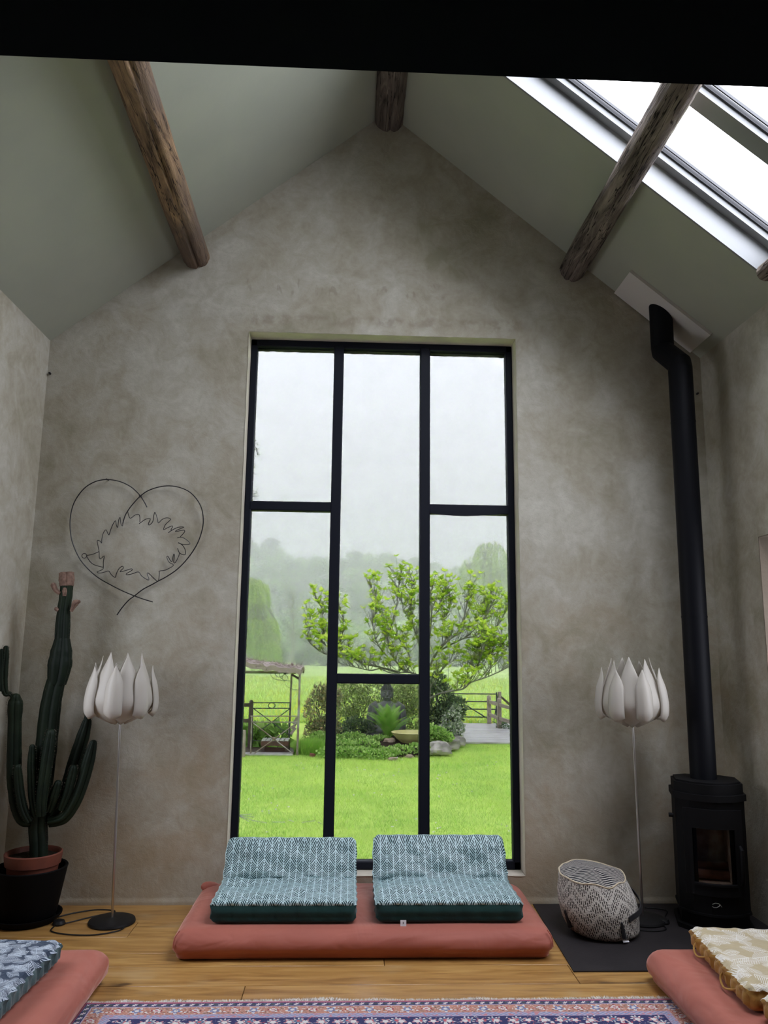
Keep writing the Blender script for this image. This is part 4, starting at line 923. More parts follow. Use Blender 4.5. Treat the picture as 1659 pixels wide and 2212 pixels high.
n = 260; c = np.stack([nrg.uniform(-2.6, 3.8, n), nrg.uniform(5., 13.5, n), np.full(n, GZ + .05)], 1); keep = np.array([nse(p[0] * .9, p[1] * .7, 3) > .08 for p in c]); c = np.repeat(c[keep], 5, 0)
V_, F = cards(c, np.stack([nrg.normal(size=len(c)), nrg.normal(size=len(c)), nrg.uniform(0, .5, len(c))], 1), .022, .4); stuff(tag(np_obj('daisies', V_, F, M['daisy']), 'scattered tiny white daisies in the lawn', 'flowers'))
def tris_clump(cx, cy_, rx, ry, n, h, wd, lean=.4):
    r = np.sqrt(nrg.random(n)); a = nrg.uniform(0, 2 * PI, n); V_, F = blades(n, 0, 1, 0, 1, h, wd, lean); V_ = V_.reshape(n, 3, 3)
    base = (V_[:, 0] + V_[:, 1]) / 2; tgt = np.stack([cx + rx * r * np.cos(a), cy_ + ry * r * np.sin(a), np.full(n, GZ)], 1); V_ += (tgt - base)[:, None, :]; return V_.reshape(-1, 3), F

# --- flower bed soil and ground cover
bedc = at(800, 1600, 15.4)
b = MB(); b.grid(lambda u, v: ((lambda r, a: (.98 + 1.75 * r * math.cos(a), 15.75 + 2.1 * r * math.sin(a), GZ - .03 + .26 * (1 - r ** 2.2) + .03 * nse(r * 6, a * 3)))(v, u * 2 * PI)), 60, 14)
bed = struct(b.build('flower_bed', M['soil']), 'raised island flower bed on the lawn')
E_ = []
for u, v, rx, ry, rz in ((690, 1628, .28, .3, .12), (745, 1632, .35, .35, .16), (790, 1630, .35, .3, .16), (835, 1640, .30, .22, .10), (865, 1636, .28, .22, .10), (760, 1615, .5, .4, .16), (700, 1612, .3, .4, .14), (820, 1618, .35, .4, .14), (900, 1634, .22, .2, .12), (775, 1640, .5, .25, .10), (720, 1640, .4, .2, .10), (815, 1644, .35, .15, .08), (925, 1636, .2, .2, .08), (690, 1618, .3, .3, .2)):
    p = gp(u, v); E_.append((p.x, p.y + .2, GZ + rz * .7 + .06, rx, ry, rz))
V_, F = cloud(E_, 8200, .07, .4); stuff(tag(np_obj('ground_cover', V_, F, M['cover']), 'low leafy ground cover along the front of the flower bed', 'plants'))
p = gp(668, 1632); V_, F = tris_clump(p.x, p.y + .25, .36, .3, 2600, .36, .006, .35); stuff(tag(np_obj('tall_grass', V_, F, M['tallgrass']), 'tuft of longer grass between iron arbor and flower bed', 'grass'))
p = gp(1095, 1578); V_, F = cloud([(p.x + .2, p.y + .2, GZ + .12, .5, .3, .18)], 700, .06); stuff(tag(np_obj('ditch_plants', V_, F, M['hedge']), 'low dark plants beside the footbridge on the right', 'plants'))

# --- shrubs
def shrub(label, ells, n, size, mat, stems, name='shrub', group=None):
    cx_ = sum(e[0] for e in ells) / len(ells); cy0 = sum(e[1] for e in ells) / len(ells)
    t = thing(name, label, 'shrub', (cx_, cy0, GZ), 0, group); V_, F = cloud(ells, n, size); stuff(np_obj('foliage', V_, F, mat, t))
    q = MB()
    for i in range(stems):
        e = ells[i % len(ells)]; p0 = Vector((cx_ + rng.uniform(-.15, .15), cy0 + rng.uniform(-.1, .1), GZ)); p1 = Vector((e[0] + rng.uniform(-.5, .5) * e[3], e[1] + rng.uniform(-.4, .4) * e[4], e[2] + rng.uniform(0, .7) * e[5]))
        q.tube(catmull([p0, p0.lerp(p1, .5) + Vector((rng.uniform(-.06, .06), 0, .06)), p1], 3), [.014, .013, .012, .011, .01, .008, .005], 5)
    q.build('stems', M['bark_dark'], t); return t
def E(u, v, Y, w_, h_, d_=None):   # ellipsoid from its picture place and its size in metres
    p = at(u, v, Y); return (p.x, p.y, p.z, w_, d_ or w_, h_)
shrub('reddish tipped loose shrub left of the statue', [E(690, 1535, 16.6, .42, .55), E(705, 1580, 16.4, .42, .40), E(680, 1585, 16.5, .30, .35), E(715, 1510, 16.7, .30, .40), E(690, 1495, 16.7, .2, .25)], 3600, .075, M['bush_red'], 10)
shrub('olive green shrub directly left of the statue', [E(755, 1510, 18.0, .45, .50), E(780, 1540, 17.8, .45, .50), E(745, 1560, 17.6, .40, .40), E(810, 1500, 18.2, .35, .40), E(740, 1490, 18.2, .3, .3), E(775, 1482, 18.3, .3, .25)], 5200, .07, M['bush_olive'], 10)
shrub('olive green shrub behind the right shoulder of the statue', [E(880, 1510, 18.2, .40, .50), E(900, 1550, 18.0, .40, .50), E(860, 1500, 18.5, .35, .35), E(895, 1488, 18.4, .3, .3)], 4000, .07, M['bush_olive'], 8)
shrub('dark low shrub left of the fern', [E(770, 1575, 17.0, .40, .32), E(740, 1590, 16.7, .35, .28), E(800, 1580, 16.8, .30, .26)], 2400, .07, M['bush_dark'], 6)
shrub('dark evergreen shrub at the foot of the fig tree', [E(950, 1510, 16.8, .38, .50), E(965, 1550, 16.6, .42, .45), E(945, 1475, 17.0, .25, .30), E(985, 1530, 16.8, .28, .35), E(930, 1560, 16.6, .25, .35)], 4200, .08, M['bush_dark'], 8)
shrub('white variegated shrub beside the footbridge', [E(975, 1555, 16.0, .24, .26), E(965, 1580, 15.8, .26, .20), E(990, 1575, 16.0, .18, .22), E(985, 1535, 16.2, .16, .18)], 2200, .055, M['bush_white'], 6)
shrub('bright green leafy perennial in front of the dark evergreen', [E(940, 1585, 14.9, .26, .17), E(960, 1592, 14.8, .22, .12), E(925, 1580, 15.0, .2, .18)], 1500, .075, M['cover'], 5)

# --- rocks
def rock(label, u, v, Y, rx, ry, rz, seed, mat, rot=0.):
    p = at(u, v, Y); n_, m_ = 22, 14; q = MB(); base = Vector((p.x, p.y, max(p.z, GZ + rz * .45)))
    def fn(a, t):
        a *= 2 * PI; t = (t - .5) * PI; d = Vector((math.cos(t) * math.cos(a), math.cos(t) * math.sin(a), math.sin(t)))
        k = 1 + .42 * nse(d.x * 1.4 + seed, d.y * 1.4, d.z * 1.4) + .22 * abs(nse(d.x * 3.2 + seed, d.y * 3.2, d.z * 3.2))
        x, y, z = d.x * rx * k, d.y * ry * k, d.z * rz * k; z = max(z, -rz * .6); z = min(z, rz * (.72 + .12 * math.sin(x / rx * 2 + seed)))
        return (base.x + x * math.cos(rot) - y * math.sin(rot), base.y + x * math.sin(rot) + y * math.cos(rot), base.z + z)
    q.grid(fn, n_, m_); return tag(q.build('rock', mat, loc=base, angle=35), label, 'rock', 'rocks edging the flower bed')
rock('large pale rounded boulder right of the window mullion', 945, 1617, 14.2, .30, .28, .20, 1.3, M['rock'])
rock('grey angular boulder second from the footbridge', 968, 1608, 15.0, .26, .25, .20, 4.1, M['rock'])
rock('squarish grey boulder nearest the footbridge', 985, 1602, 15.8, .20, .2, .18, 7.7, M['rock'])
rock('flat rock directly under the glazed bowl', 885, 1620, 14.9, .36, .30, .12, 2.2, M['rock'])
rock('mossy yellowish rock left of the glazed bowl', 842, 1603, 15.2, .16, .15, .14, 5.5, M['rock_tan'])
rock('small tan stone at the front of the bed', 884, 1638, 13.8, .09, .08, .06, 8.1, M['rock_tan'])
rock('brown stone low in the ground cover', 848, 1643, 13.4, .10, .09, .06, 3.9, M['rock_tan'])
rock('lone orange stone in the grass left of the bed', 675, 1633, 13.9, .06, .06, .07, 9.9, M['terracotta'])

# --- glazed bowl
p = at(888, 1582, 15.2); bw = thing('garden_bowl', 'wide cream and yellow glazed bowl in front of the statue', 'bowl', (p.x, p.y, GZ))
b = MB(); zr = p.z; r0 = .50
b.lathe([(0, zr - .30), (.17, zr - .30), (.20, zr - .285), (.22, zr - .27), (.36, zr - .16), (.47, zr - .04), (r0, zr), (r0 + .012, zr + .008), (r0 - .01, zr + .014), (.45, zr - .03), (.34, zr - .13), (.18, zr - .20), (0, zr - .21)], 48, (p.x, p.y, 0)); b.build('basin', M['bowl'], bw)
b = MB(); b.ell((p.x + .28, p.y - .1, zr + .01), (.12, .10, .06), 10); tag(b.build('pale_stone', M['daisy'], loc=(p.x + .28, p.y - .1, zr)), 'white stone lying in the glazed bowl', 'stone')

# --- statue: one continuous carved body, grown with a voxel remesh
p = at(835, 1600, 16.9); sx0, sy0 = p.x, p.y; sb = thing('buddha_statue', 'dark stone seated buddha statue behind the fern', 'statue', (sx0, sy0, GZ))
zc_ = at(835, 1512, 16.9).z          # chin height
b = MB(); O = lambda x, y, z: (sx0 + x, sy0 + y, zc_ + z)
tl = Matrix.Rotation(R(0), 3, 'X')
b.ell(O(0, 0, .205), (.160, .185, .225), 20)              # skull
b.ell(O(0, .02, .42), (.095, .10, .09), 14)               # ushnisha
b.ell(O(0, -.055, .09), (.118, .125, .115), 16)           # lower face
b.ell(O(0, -.085, .018), (.06, .07, .045), 12)            # chin
b.tube([O(0, -.175, .235), O(0, -.205, .165), O(0, -.222, .120)], [.018, .024, .034], 10)   # nose
for s_ in (-1, 1):
    b.ell(O(.034 * s_, -.178, .070), (.040, .022, .013), 8); b.ell(O(.028 * s_, -.172, .050), (.034, .022, .014), 8)   # lips
    b.ell(O(.062 * s_, -.158, .198), (.040, .024, .017), 10)                                # lids
    b.tube([O(.02 * s_, -.188, .232), O(.06 * s_, -.183, .252), O(.11 * s_, -.142, .236)], .012, 6)   # brows
    b.ell(O(.158 * s_, .0, .17), (.022, .045, .07), 10); b.ell(O(.155 * s_, -.01, .07), (.018, .03, .075), 10)   # long ears
    b.ell(O(.075 * s_, -.115, .115), (.05, .05, .06), 10)
    b.tube([O(.25 * s_, .02, -.10), O(.375 * s_, .02, -.20), O(.43 * s_, .0, -.45), O(.42 * s_, -.10, -.72), O(.22 * s_, -.30, -.80), O(.03 * s_, -.36, -.82)], [.10, .135, .125, .11, .085, .07], 14)
    b.tube([O(.15 * s_, .0, -.95), O(.52 * s_, -.16, -.97), O(.22 * s_, -.40, -.99)], [.20, .17, .12], 14)
b.tube([O(0, .02, .06), O(0, .02, -.10)], [.105, .125], 16)
b.tube([O(0, .03, -.04), O(0, .03, -.14), O(0, .02, -.32), O(0, .02, -.60), O(0, .0, -1.0)], [.14, .27, .34, .31, .36], 24)
b.ell(O(0, -.02, -.17), (.36, .17, .12), 18); b.ell(O(0, -.0, -1.02), (.62, .42, .16), 20)
so = b.build('figure', M['stone_dark'], sb, smooth=True, angle=180); md = so.modifiers.new('weld', 'REMESH'); md.mode = 'VOXEL'; md.voxel_size = .013; md.use_smooth_shade = True
md = so.modifiers.new('soft', 'SMOOTH'); md.factor = .5; md.iterations = 2
b = MB(); rows = 9
for j in range(rows):
    t = j / (rows - 1); zz = lerp(.245, .44, t); rr = math.sqrt(max(0, 1 - ((zz - .205) / .232) ** 2)); nn_ = max(6, int(22 * rr))
    for k in range(nn_):
        a = 2 * PI * (k + .5 * (j % 2)) / nn_; x, y = .166 * rr * math.cos(a), .190 * rr * math.sin(a)
        if y < -.12 * rr and zz < .29: continue
        b.ell(O(x, y, zz), (.019, .019, .017), 6)
for j in range(5):
    t = j / 4; zz = .43 + .085 * t; rr = math.sqrt(max(0, 1 - (t * .92) ** 2)); nn_ = max(5, int(13 * rr))
    for k in range(nn_): a = 2 * PI * (k + .5 * (j % 2)) / nn_; b.ell(O(.098 * rr * math.cos(a), .02 + .102 * rr * math.sin(a), zz), (.019, .019, .017), 6)
stuff(b.build('hair_curls', M['stone_dark'], sb))
b = MB()
for i in range(7):   # robe folds over one shoulder
    t = i / 6; b.tube(catmull([O(lerp(.16, .40, t), lerp(-.10, .06, t), lerp(-.06, -.13, t)), O(lerp(.10, .46, t), lerp(-.20, -.10, t), lerp(-.22, -.32, t)), O(lerp(-.05, .46, t), lerp(-.24, -.14, t), lerp(-.42, -.58, t))], 5), .014, 6)
b.build('robe_folds', M['stone_dark'], sb)

# --- fern: every frond a part
p = gp(836, 1603); fx, fy = p.x, p.y - .9; fz = GZ + .16
fn_ = thing('fern', 'big bright green fern in front of the statue', 'fern', (fx, fy, fz))
def frond_mesh(seed, ln):
    q = MB(); N = 34; pts = [Vector((0, ln * (.62 * t + .10 * t * t), ln * (1.05 * t - .52 * t * t))) for t in [i / N for i in range(N + 1)]]
    q.tube(pts[::3] + [pts[-1]], [.005] * len(pts[::3]) + [.002], 4)
    for i in range(3, N):
        t = i / N; p_ = pts[i]; tg = (pts[i + 1] - pts[i - 1]).normalized(); l_ = .115 * math.sin(PI * min(1, (t * .92 + .10))) ** .8 * ln * 1.25
        for s_ in (-1, 1):
            d = (Vector((s_, 0, 0)) + tg * .45 + Vector((0, 0, -.12))).normalized(); w_ = tg * .0085 * ln
            q.add([p_ - w_, p_ + d * l_ * .5 - w_ * .8 + Vector((0, 0, .006)), p_ + d * l_, p_ + d * l_ * .5 + w_ * .8 + Vector((0, 0, .004)), p_ + w_], [[0, 1, 3, 4], [1, 2, 3]])
    return q.build('frond', M['fern'], fn_, loc=(0, 0, 0), fix=False)
proto = [frond_mesh(i, l_) for i, l_ in enumerate((.95, 1.08, .84))]
for i in range(46):
    o = proto[i] if i < 3 else proto[i % 3].copy()
    if i >= 3: COL.objects.link(o); o.parent = fn_
    a = i * 2.39996; o.location = (.05 * math.cos(a), .05 * math.sin(a), 0); k = rng.uniform(.88, 1.18); tl_ = rng.uniform(-.10, .45) if i % 2 else rng.uniform(.35, .85); o.rotation_euler = (tl_, rng.uniform(-.1, .1), a); o.scale = (k, k, k)

# --- fig tree
tx, ty = at(916, 1600, 16.3).x, 16.3
fg = thing('fig_tree', 'spreading fig tree with fresh lime green leaves over the flower bed', 'tree', (tx, ty, GZ))
def fp(u, v, dy): return at(u, v, ty + dy)
b = MB(); trunk = catmull([Vector((tx, ty, GZ)), fp(918, 1560, .0), fp(924, 1505, .05), fp(922, 1465, .0), fp(915, 1425, .1)], 5); b.tube(trunk, [.10 - .04 * i / 20 for i in range(21)], 10); b.build('trunk', M['bark'], fg)
limbs = [([(922, 1475), (900, 1458), (878, 1452), (850, 1455), (820, 1444)], -.2, .042), ([(878, 1452), (858, 1432), (846, 1412), (838, 1380), (846, 1345)], -.5, .034), ([(860, 1452), (815, 1440), (780, 1432), (748, 1412), (735, 1400)], .0, .036),
         ([(790, 1440), (760, 1420), (722, 1414), (700, 1412), (672, 1392), (657, 1366)], -.4, .026), ([(738, 1414), (712, 1400), (690, 1382), (675, 1352), (668, 1332)], .2, .02), ([(748, 1412), (735, 1395), (742, 1350), (735, 1312)], .4, .022), ([(712, 1402), (700, 1370), (696, 1320), (688, 1300)], .5, .017),
         ([(820, 1444), (800, 1448), (775, 1443), (745, 1436), (720, 1428)], -.8, .022), ([(838, 1420), (815, 1390), (805, 1345), (815, 1310)], -.6, .022), ([(880, 1452), (885, 1420), (862, 1380), (830, 1340), (808, 1290), (801, 1262)], .6, .028), ([(846, 1345), (858, 1300), (862, 1262), (858, 1238)], .5, .018),
         ([(915, 1430), (905, 1390), (890, 1340), (888, 1290), (893, 1245)], .1, .034), ([(915, 1425), (925, 1390), (932, 1340), (930, 1290), (935, 1262)], -.3, .034), ([(920, 1455), (945, 1408), (968, 1385), (985, 1372)], -.6, .044), ([(945, 1408), (975, 1392), (1005, 1378), (1032, 1378), (1060, 1392), (1085, 1388)], -.5, .034),
         ([(985, 1372), (1000, 1340), (1010, 1300), (1014, 1268)], -.3, .026), ([(968, 1385), (960, 1345), (975, 1300), (962, 1262)], .3, .026), ([(1005, 1378), (1040, 1345), (1060, 1310), (1072, 1290)], -.2, .024), ([(1032, 1378), (1065, 1360), (1085, 1335), (1098, 1310)], .3, .022), ([(1010, 1382), (1035, 1405), (1058, 1422), (1062, 1410), (1090, 1400)], -.7, .02),
         ([(924, 1512), (945, 1500), (968, 1494), (1000, 1488), (1018, 1474), (1048, 1464), (1085, 1448), (1104, 1436)], -.9, .036), ([(1010, 1482), (1025, 1450), (1040, 1415), (1050, 1390)], -.9, .016), ([(1003, 1487), (1010, 1455), (1022, 1425), (1030, 1400)], -.7, .014), ([(1048, 1464), (1062, 1440), (1085, 1412), (1096, 1390)], -.8, .016),
         ([(924, 1500), (938, 1470), (960, 1440), (985, 1425)], -.6, .024), ([(930, 1340), (950, 1312), (955, 1285)], .4, .018), ([(890, 1340), (872, 1318), (866, 1290)], -.3, .018), ([(985, 1372), (1020, 1350), (1035, 1325), (1040, 1295)], .5, .022)]
tips = []
for li, (pts, dy, r0) in enumerate(limbs):
    C = catmull([fp(u, v, dy * min(1, i / 2)) for i, (u, v) in enumerate(pts)], 5); N = len(C); q = MB(); q.tube(C, [max(.008, .8 * r0 * (1 - .68 * i / (N - 1))) for i in range(N)], 7); tips.append((C[-1], (C[-1] - C[-3]).normalized()))
    ln = sum((C[i + 1] - C[i]).length for i in range(N - 1)); nt_ = int(ln / .062)
    for k in range(nt_):
        i = int(lerp(N * .22, N - 2, (k + rng.random()) / max(1, nt_))); i = min(i, N - 2); tg = (C[i + 1] - C[i]).normalized()
        d = Vector((rng.uniform(-.9, .9), rng.uniform(-.9, .9), rng.uniform(.15, 1.0))) + tg * .5; d.normalize(); l_ = rng.uniform(.22, .62)
        p0 = C[i]; p1 = p0 + d * l_ * .5 + Vector((0, 0, .02)); p2 = p0 + d * l_ * .85 + Vector((0, 0, .22 * l_)); q.tube(catmull([p0, p1, p2], 3), [.009, .008, .0075, .007, .0065, .006, .005], 5); tips.append((p2, (p2 - p1).normalized()))
        if rng.random() < .75:
            e = p1 + Vector((rng.uniform(-.2, .2), rng.uniform(-.2, .2), rng.uniform(.1, .3))); q.tube([p1, p1.lerp(e, .5) + Vector((0, 0, .02)), e], [.007, .006, .005], 4); tips.append((e, (e - p1).normalized()))
    q.build('limb', M['bark'], fg)
def fig_leaf(sc):
    out = [(0, 0), (.10, -.04), (.26, .02), (.40, .22), (.28, .26), (.44, .50), (.42, .62), (.24, .52), (.16, .70), (.06, .98), (0, 1.0)]
    pts = [Vector((x * sc, y * sc, -.10 * sc * abs(x) * 2 - .22 * sc * y * y)) for x, y in out] + [Vector((-x * sc, y * sc, -.10 * sc * abs(x) * 2 - .22 * sc * y * y)) for x, y in out[1:-1]]
    F = [[0, 1, 2, 10], [2, 3, 4, 10], [4, 5, 6, 7], [4, 7, 8, 10], [8, 9, 10]]; n_ = 11
    m_ = lambda k: k if k in (0, 10) else k + 10
    return pts, F + [[m_(k) for k in f[::-1]] for f in F]
LP_, LF = fig_leaf(1.)
lv = []
for p0, d in tips:
    if rng.random() < .10: continue
    m_ = rng.choice((4, 5, 5, 6)); a0 = rng.uniform(0, 2 * PI)
    for k in range(m_):
        a = a0 + 2 * PI * k / m_ + rng.uniform(-.3, .3); side = Vector((math.cos(a), math.sin(a), 0)); dr2 = (d * .45 + side * .75 + Vector((0, 0, rng.uniform(-.55, .75)))).normalized()
        x = dr2.cross(Vector((0, 0, 1))); x = x.normalized() if x.length > .01 else Vector((1, 0, 0)); z = x.cross(dr2); lv.append((p0, Matrix((x, dr2, z)).transposed(), rng.uniform(.08, .17)))
lv.sort(key=lambda t: -(t[2] - .004 * (t[0] - CAM).length)); b = MB(); b.add(LP_, LF); lo = b.build('leaf', M['fig_leaf'], fg, loc=(tx, ty, GZ), fix=False); lo.data.transform(Matrix.Translation(Vector((tx, ty, GZ))))
for i, (p0, m_, sc) in enumerate(lv[:300]):
    o = lo if i == 0 else lo.copy()
    if i: COL.objects.link(o); o.parent = fg
    o.matrix_local = Matrix.Translation(p0 - Vector((tx, ty, GZ))) @ m_.to_4x4() @ Matrix.Scale(sc, 4)
b = MB()
for p0, m_, sc in lv[300:]: b.add([p0 + m_ @ (q * sc) for q in LP_], LF)
stuff(b.build('foliage', M['fig_leaf_stuff'], fg, fix=False))

# --- footbridge, rail fence, field gate
fb = thing('footbridge', 'wet grey plank footbridge on the right', 'bridge', (4.6, 19, GZ))
y = 16.45; i = 0
while y < 21.8:
    wd = rng.uniform(.20, .24); xl = lerp(2.35, 3.3, (y - 16.45) / 5.3); xr = lerp(6.2, 5.35, (y - 16.45) / 5.3); c = ((xl + xr) / 2, y + wd / 2, GZ + .035)
    b = MB(); b.box(c, (xr - xl, wd - .018, .05 + rng.uniform(-.008, .008)), Matrix.Rotation(rng.uniform(-.006, .006), 3, 'Z'), ch=.006); b.build('plank', M['deck'], fb, loc=c); y += wd
rf_ = thing('rail_fence', 'weathered wooden post and rail fence beside the footbridge', 'fence', (4.7, 20, GZ))
posts = [gp(1057, 1567), gp(1079, 1577), gp(1118, 1592)]
for q_ in posts:
    b = MB(); b.box((q_.x, q_.y, GZ + .46), (.13, .13, .92), ch=.015); b.lathe([(.07, .92 + GZ), (.075, .95 + GZ), (.02, 1.0 + GZ), (0, 1.0 + GZ)], 4, (q_.x, q_.y, 0)); b.build('post', M['wood_grey'], rf_, smooth=False)
for i in (0, 1):
    for h in (.78, .36): a, c = posts[i], posts[i + 1]; b = MB(); b.bar((a.x, a.y - .03, GZ + h), (c.x, c.y - .03, GZ + h), .05, .11, .008); b.build('rail', M['wood_grey'], rf_, smooth=False)
gt = thing('field_gate', 'grey metal five bar field gate past the footbridge', 'gate', (4.3, 22.3, GZ)); gx0, gx1 = at(975, 1540, 22.3).x - .5, at(1073, 1540, 22.3).x
for v in (1499, 1515.5, 1532, 1549, 1565):
    z = at(1040, v, 22.3).z; b = MB(); b.tube([(gx0, 22.3, z), (gx1, 22.3, z)], .021, 8); b.build('bar', M['iron_dark'], gt)
for x in (gx0, gx1): b = MB(); b.tube([(x, 22.3, GZ + .0), (x, 22.3, .06)], .026, 8); b.build('stile', M['iron_dark'], gt)
for a, c in (((1008, 1524), (1072, 1564)), ((1076, 1500), (1066, 1565))): b = MB(); b.tube([at(*a, 22.27), at(*c, 22.27)], .02, 8); b.build('brace', M['iron_dark'], gt)
gq = thing('gate_post', 'dark braced post at the hinge end of the field gate', 'post', (gx1 + .12, 22.3, GZ)); q_ = at(1079, 1494, 22.3)
b = MB(); b.box((q_.x, 22.3, (q_.z + GZ) / 2), (.11, .11, q_.z - GZ), ch=.01); b.build('post', M['wood_grey'], gq, smooth=False); b = MB(); b.bar(at(1082, 1505, 22.3), at(1110, 1530, 22.3), .06, .07); b.build('brace', M['wood_dark'], gq, smooth=False)

# --- iron arbor with reed roof, gate, bench, deck on the left
AY = 14.1
ar = thing('arbor', 'rusty iron arbor with a sagging reed roof at the left pane', 'arbor', (-1.9, AY, GZ))
def aa(u, v, dy=0.): return at(u, v, AY + dy)
def rod(lst, r, mat, par, nm, n=7): q = MB(); q.tube(lst, r, n); return q.build(nm, mat, par)
ft = aa(648, 1452); fbm = Vector((aa(643, 1600).x, AY, GZ)); rod([fbm, aa(645, 1545), ft], .028, M['rust'], ar, 'post')
bt = aa(630, 1456, 1.1); rod([Vector((bt.x - .02, AY + 1.1, GZ)), bt], .026, M['rust'], ar, 'post')
rod([Vector((-3.35, AY, GZ)), Vector((-3.35, AY, ft.z))], .028, M['rust'], ar, 'post'); rod([Vector((-3.35, AY + 1.1, GZ)), Vector((-3.35, AY + 1.1, bt.z))], .026, M['rust'], ar, 'post')
rod([Vector((-3.35, AY + 1.1, bt.z + .02)), bt + Vector((0, 0, .02))], .014, M['iron_dark'], ar, 'top_rail'); rod([Vector((-3.35, AY, ft.z)), ft], .02, M['rust'], ar, 'top_rail'); rod([ft, bt], .018, M['rust'], ar, 'top_rail')
b = MB()
def rfn(u, v): x = lerp(-3.5, ft.x + .04, u); z = lerp(ft.z + .32, ft.z + .03, u) - .03 * math.sin(u * 3); return (x, lerp(AY - .18, AY + 1.25, v), z + .05 + .05 * nse(x * 6, v * 9) + .05 * math.sin(v * PI))
b.grid(rfn, 50, 14); b.grid(lambda u, v: (lambda p: (p[0], p[1], p[2] - .12))(rfn(u, 1 - v)), 50, 14); b.grid(lambda u, v: (lambda p: (p[0], p[1], p[2] - .12 * v))(rfn(u, 0)), 50, 1); b.grid(lambda u, v: (lambda p: (p[0], p[1], p[2] - .12 * v))(rfn(1, u)), 14, 1); b.build('reed_roof', M['reed'], ar)
n = 1500; uu, vv = nrg.random(n), nrg.random(n) ** 1.5; c = np.array([rfn(a, c_) for a, c_ in zip(uu, vv)]) - np.array([0, 0, 1]) * nrg.uniform(0, .12, n)[:, None] * (vv < .05)[:, None]
V_, F = cards(c, nrg.normal(size=(n, 3)) * np.array([1, .6, .35]), nrg.uniform(.05, .16, n), .06, .02); stuff(np_obj('loose_reeds', V_, F, M['reed'], ar))
for pts in ([(582, 1452), (590, 1465), (604, 1469), (628, 1471)], [(592, 1453), (600, 1462), (610, 1460), (618, 1454)], [(602, 1452), (606, 1463), (616, 1470), (622, 1463), (612, 1454)], [(614, 1470), (620, 1482), (632, 1489), (645, 1490)], [(609, 1468), (612, 1458), (622, 1456)]): rod(catmull([aa(u, v, -.1) for u, v in pts], 5), .006, M['iron_dark'], ar, 'hanging_wire', 5)
b = MB(); q_ = aa(631, 1437, .3); b.ell((q_.x, q_.y, q_.z + .02), (.03, .03, .06), 8); b.build('finial', M['rust'], ar)
b = MB(); b.bar(aa(630, 1457, .05), aa(646, 1466, .05), .03, .05); b.build('corner_brace', M['wood_dark'], ar, smooth=False)
fpn = thing('iron_railing', 'pale rusty crossed iron panel in front of the bench', 'railing', (-1.9, AY - .05, GZ)); Y_ = -.06
for a, c, r_ in (((541, 1547), (646, 1547), .014), ((545, 1560), (643, 1560), .013), ((543, 1634), (636, 1634), .014)): rod([aa(*a, Y_), aa(*c, Y_)], r_, M['rust'], fpn, 'rail')
for a, c in (((544, 1546), (541, 1637)), ((645, 1546), (641, 1628))): rod([aa(*a, Y_), aa(*c, Y_)], .016, M['rust'], fpn, 'stile')
for a, c in (((547, 1562), (633, 1628)), ((640, 1562), (550, 1627))): rod([aa(*a, Y_ - .02), aa(*c, Y_ - .02)], .013, M['rust'], fpn, 'cross_bar')
q_ = aa(592, 1596, Y_ - .03); b = MB(); b.ell(q_, (.045, .02, .045), 10); b.build('rosette', M['rust'], fpn)
ig = thing('iron_gate', 'dark iron garden gate with a ring motif behind the bench', 'gate', (-1.95, AY + 1.0, GZ)); Y_ = 1.05
for a, c in (((545, 1518), (628, 1518)), ((547, 1530), (628, 1530)), ((545, 1600), (626, 1600))): rod([aa(*a, Y_), aa(*c, Y_)], .013, M['iron_dark'], ig, 'rail')
for a, c in (((546, 1518), (545, 1605)), ((627, 1518), (625, 1605))): rod([aa(*a, Y_), aa(*c, Y_)], .014, M['iron_dark'], ig, 'stile')
for a, c in (((548, 1531), (625, 1588)), ((626, 1531), (560, 1580))): rod([aa(*a, Y_), aa(*c, Y_)], .011, M['iron_dark'], ig, 'cross_bar')
q_ = aa(587, 1524, Y_); rod([(q_.x + .085 * math.cos(i * PI / 10), q_.y, q_.z + .065 * math.sin(i * PI / 10)) for i in range(21)], .010, M['iron_dark'], ig, 'ring')
dp = thing('gate_post', 'dark pointed wooden post left of the bench', 'post', aa(543, 1600, .9)); t_, b_ = aa(543, 1517, .9), Vector((aa(543, 1517, .9).x, AY + .9, GZ)); b = MB(); b.box((t_.x, t_.y, (t_.z + GZ) / 2), (.10, .10, t_.z - GZ), ch=.01); b.lathe([(.07, t_.z), (.03, t_.z + .05), (0, t_.z + .06)], 4, (t_.x, t_.y, 0)); b.build('post', M['wood_dark'], dp, smooth=False)
for v0 in (1523, 1557): b = MB(); a = aa(541, v0, .9); b.box((a.x - .75, a.y, a.z), (1.5, .04, .09), ch=.005); b.build('rail', M['wood_dark'], dp, smooth=False)
sp_ = thing('stump_post', 'short grey stump post at the left window edge', 'post', aa(527, 1610, -.3)); q_ = aa(526, 1577, -.3); b = MB(); b.lathe([(.065, GZ), (.06, q_.z - .02), (.045, q_.z), (0, q_.z)], 10, (q_.x, q_.y, 0)); b.build('post', M['wood_grey'], sp_)
bn = thing('bench', 'low wooden bench with wet pale seat slats under the arbor', 'bench', aa(597, 1632, .45)); bz = aa(597, 1598, .4).z; x0_, x1_ = aa(566, 1598, .4).x, aa(625, 1598, .4).x
for k in range(6): xx = lerp(x0_, x1_, (k + .5) / 6); b = MB(); b.box((xx, AY + .45, bz), ((x1_ - x0_) / 6 - .018, .42, .035), ch=.004); b.build('seat_slat', M['slat_wet'], bn, smooth=False)
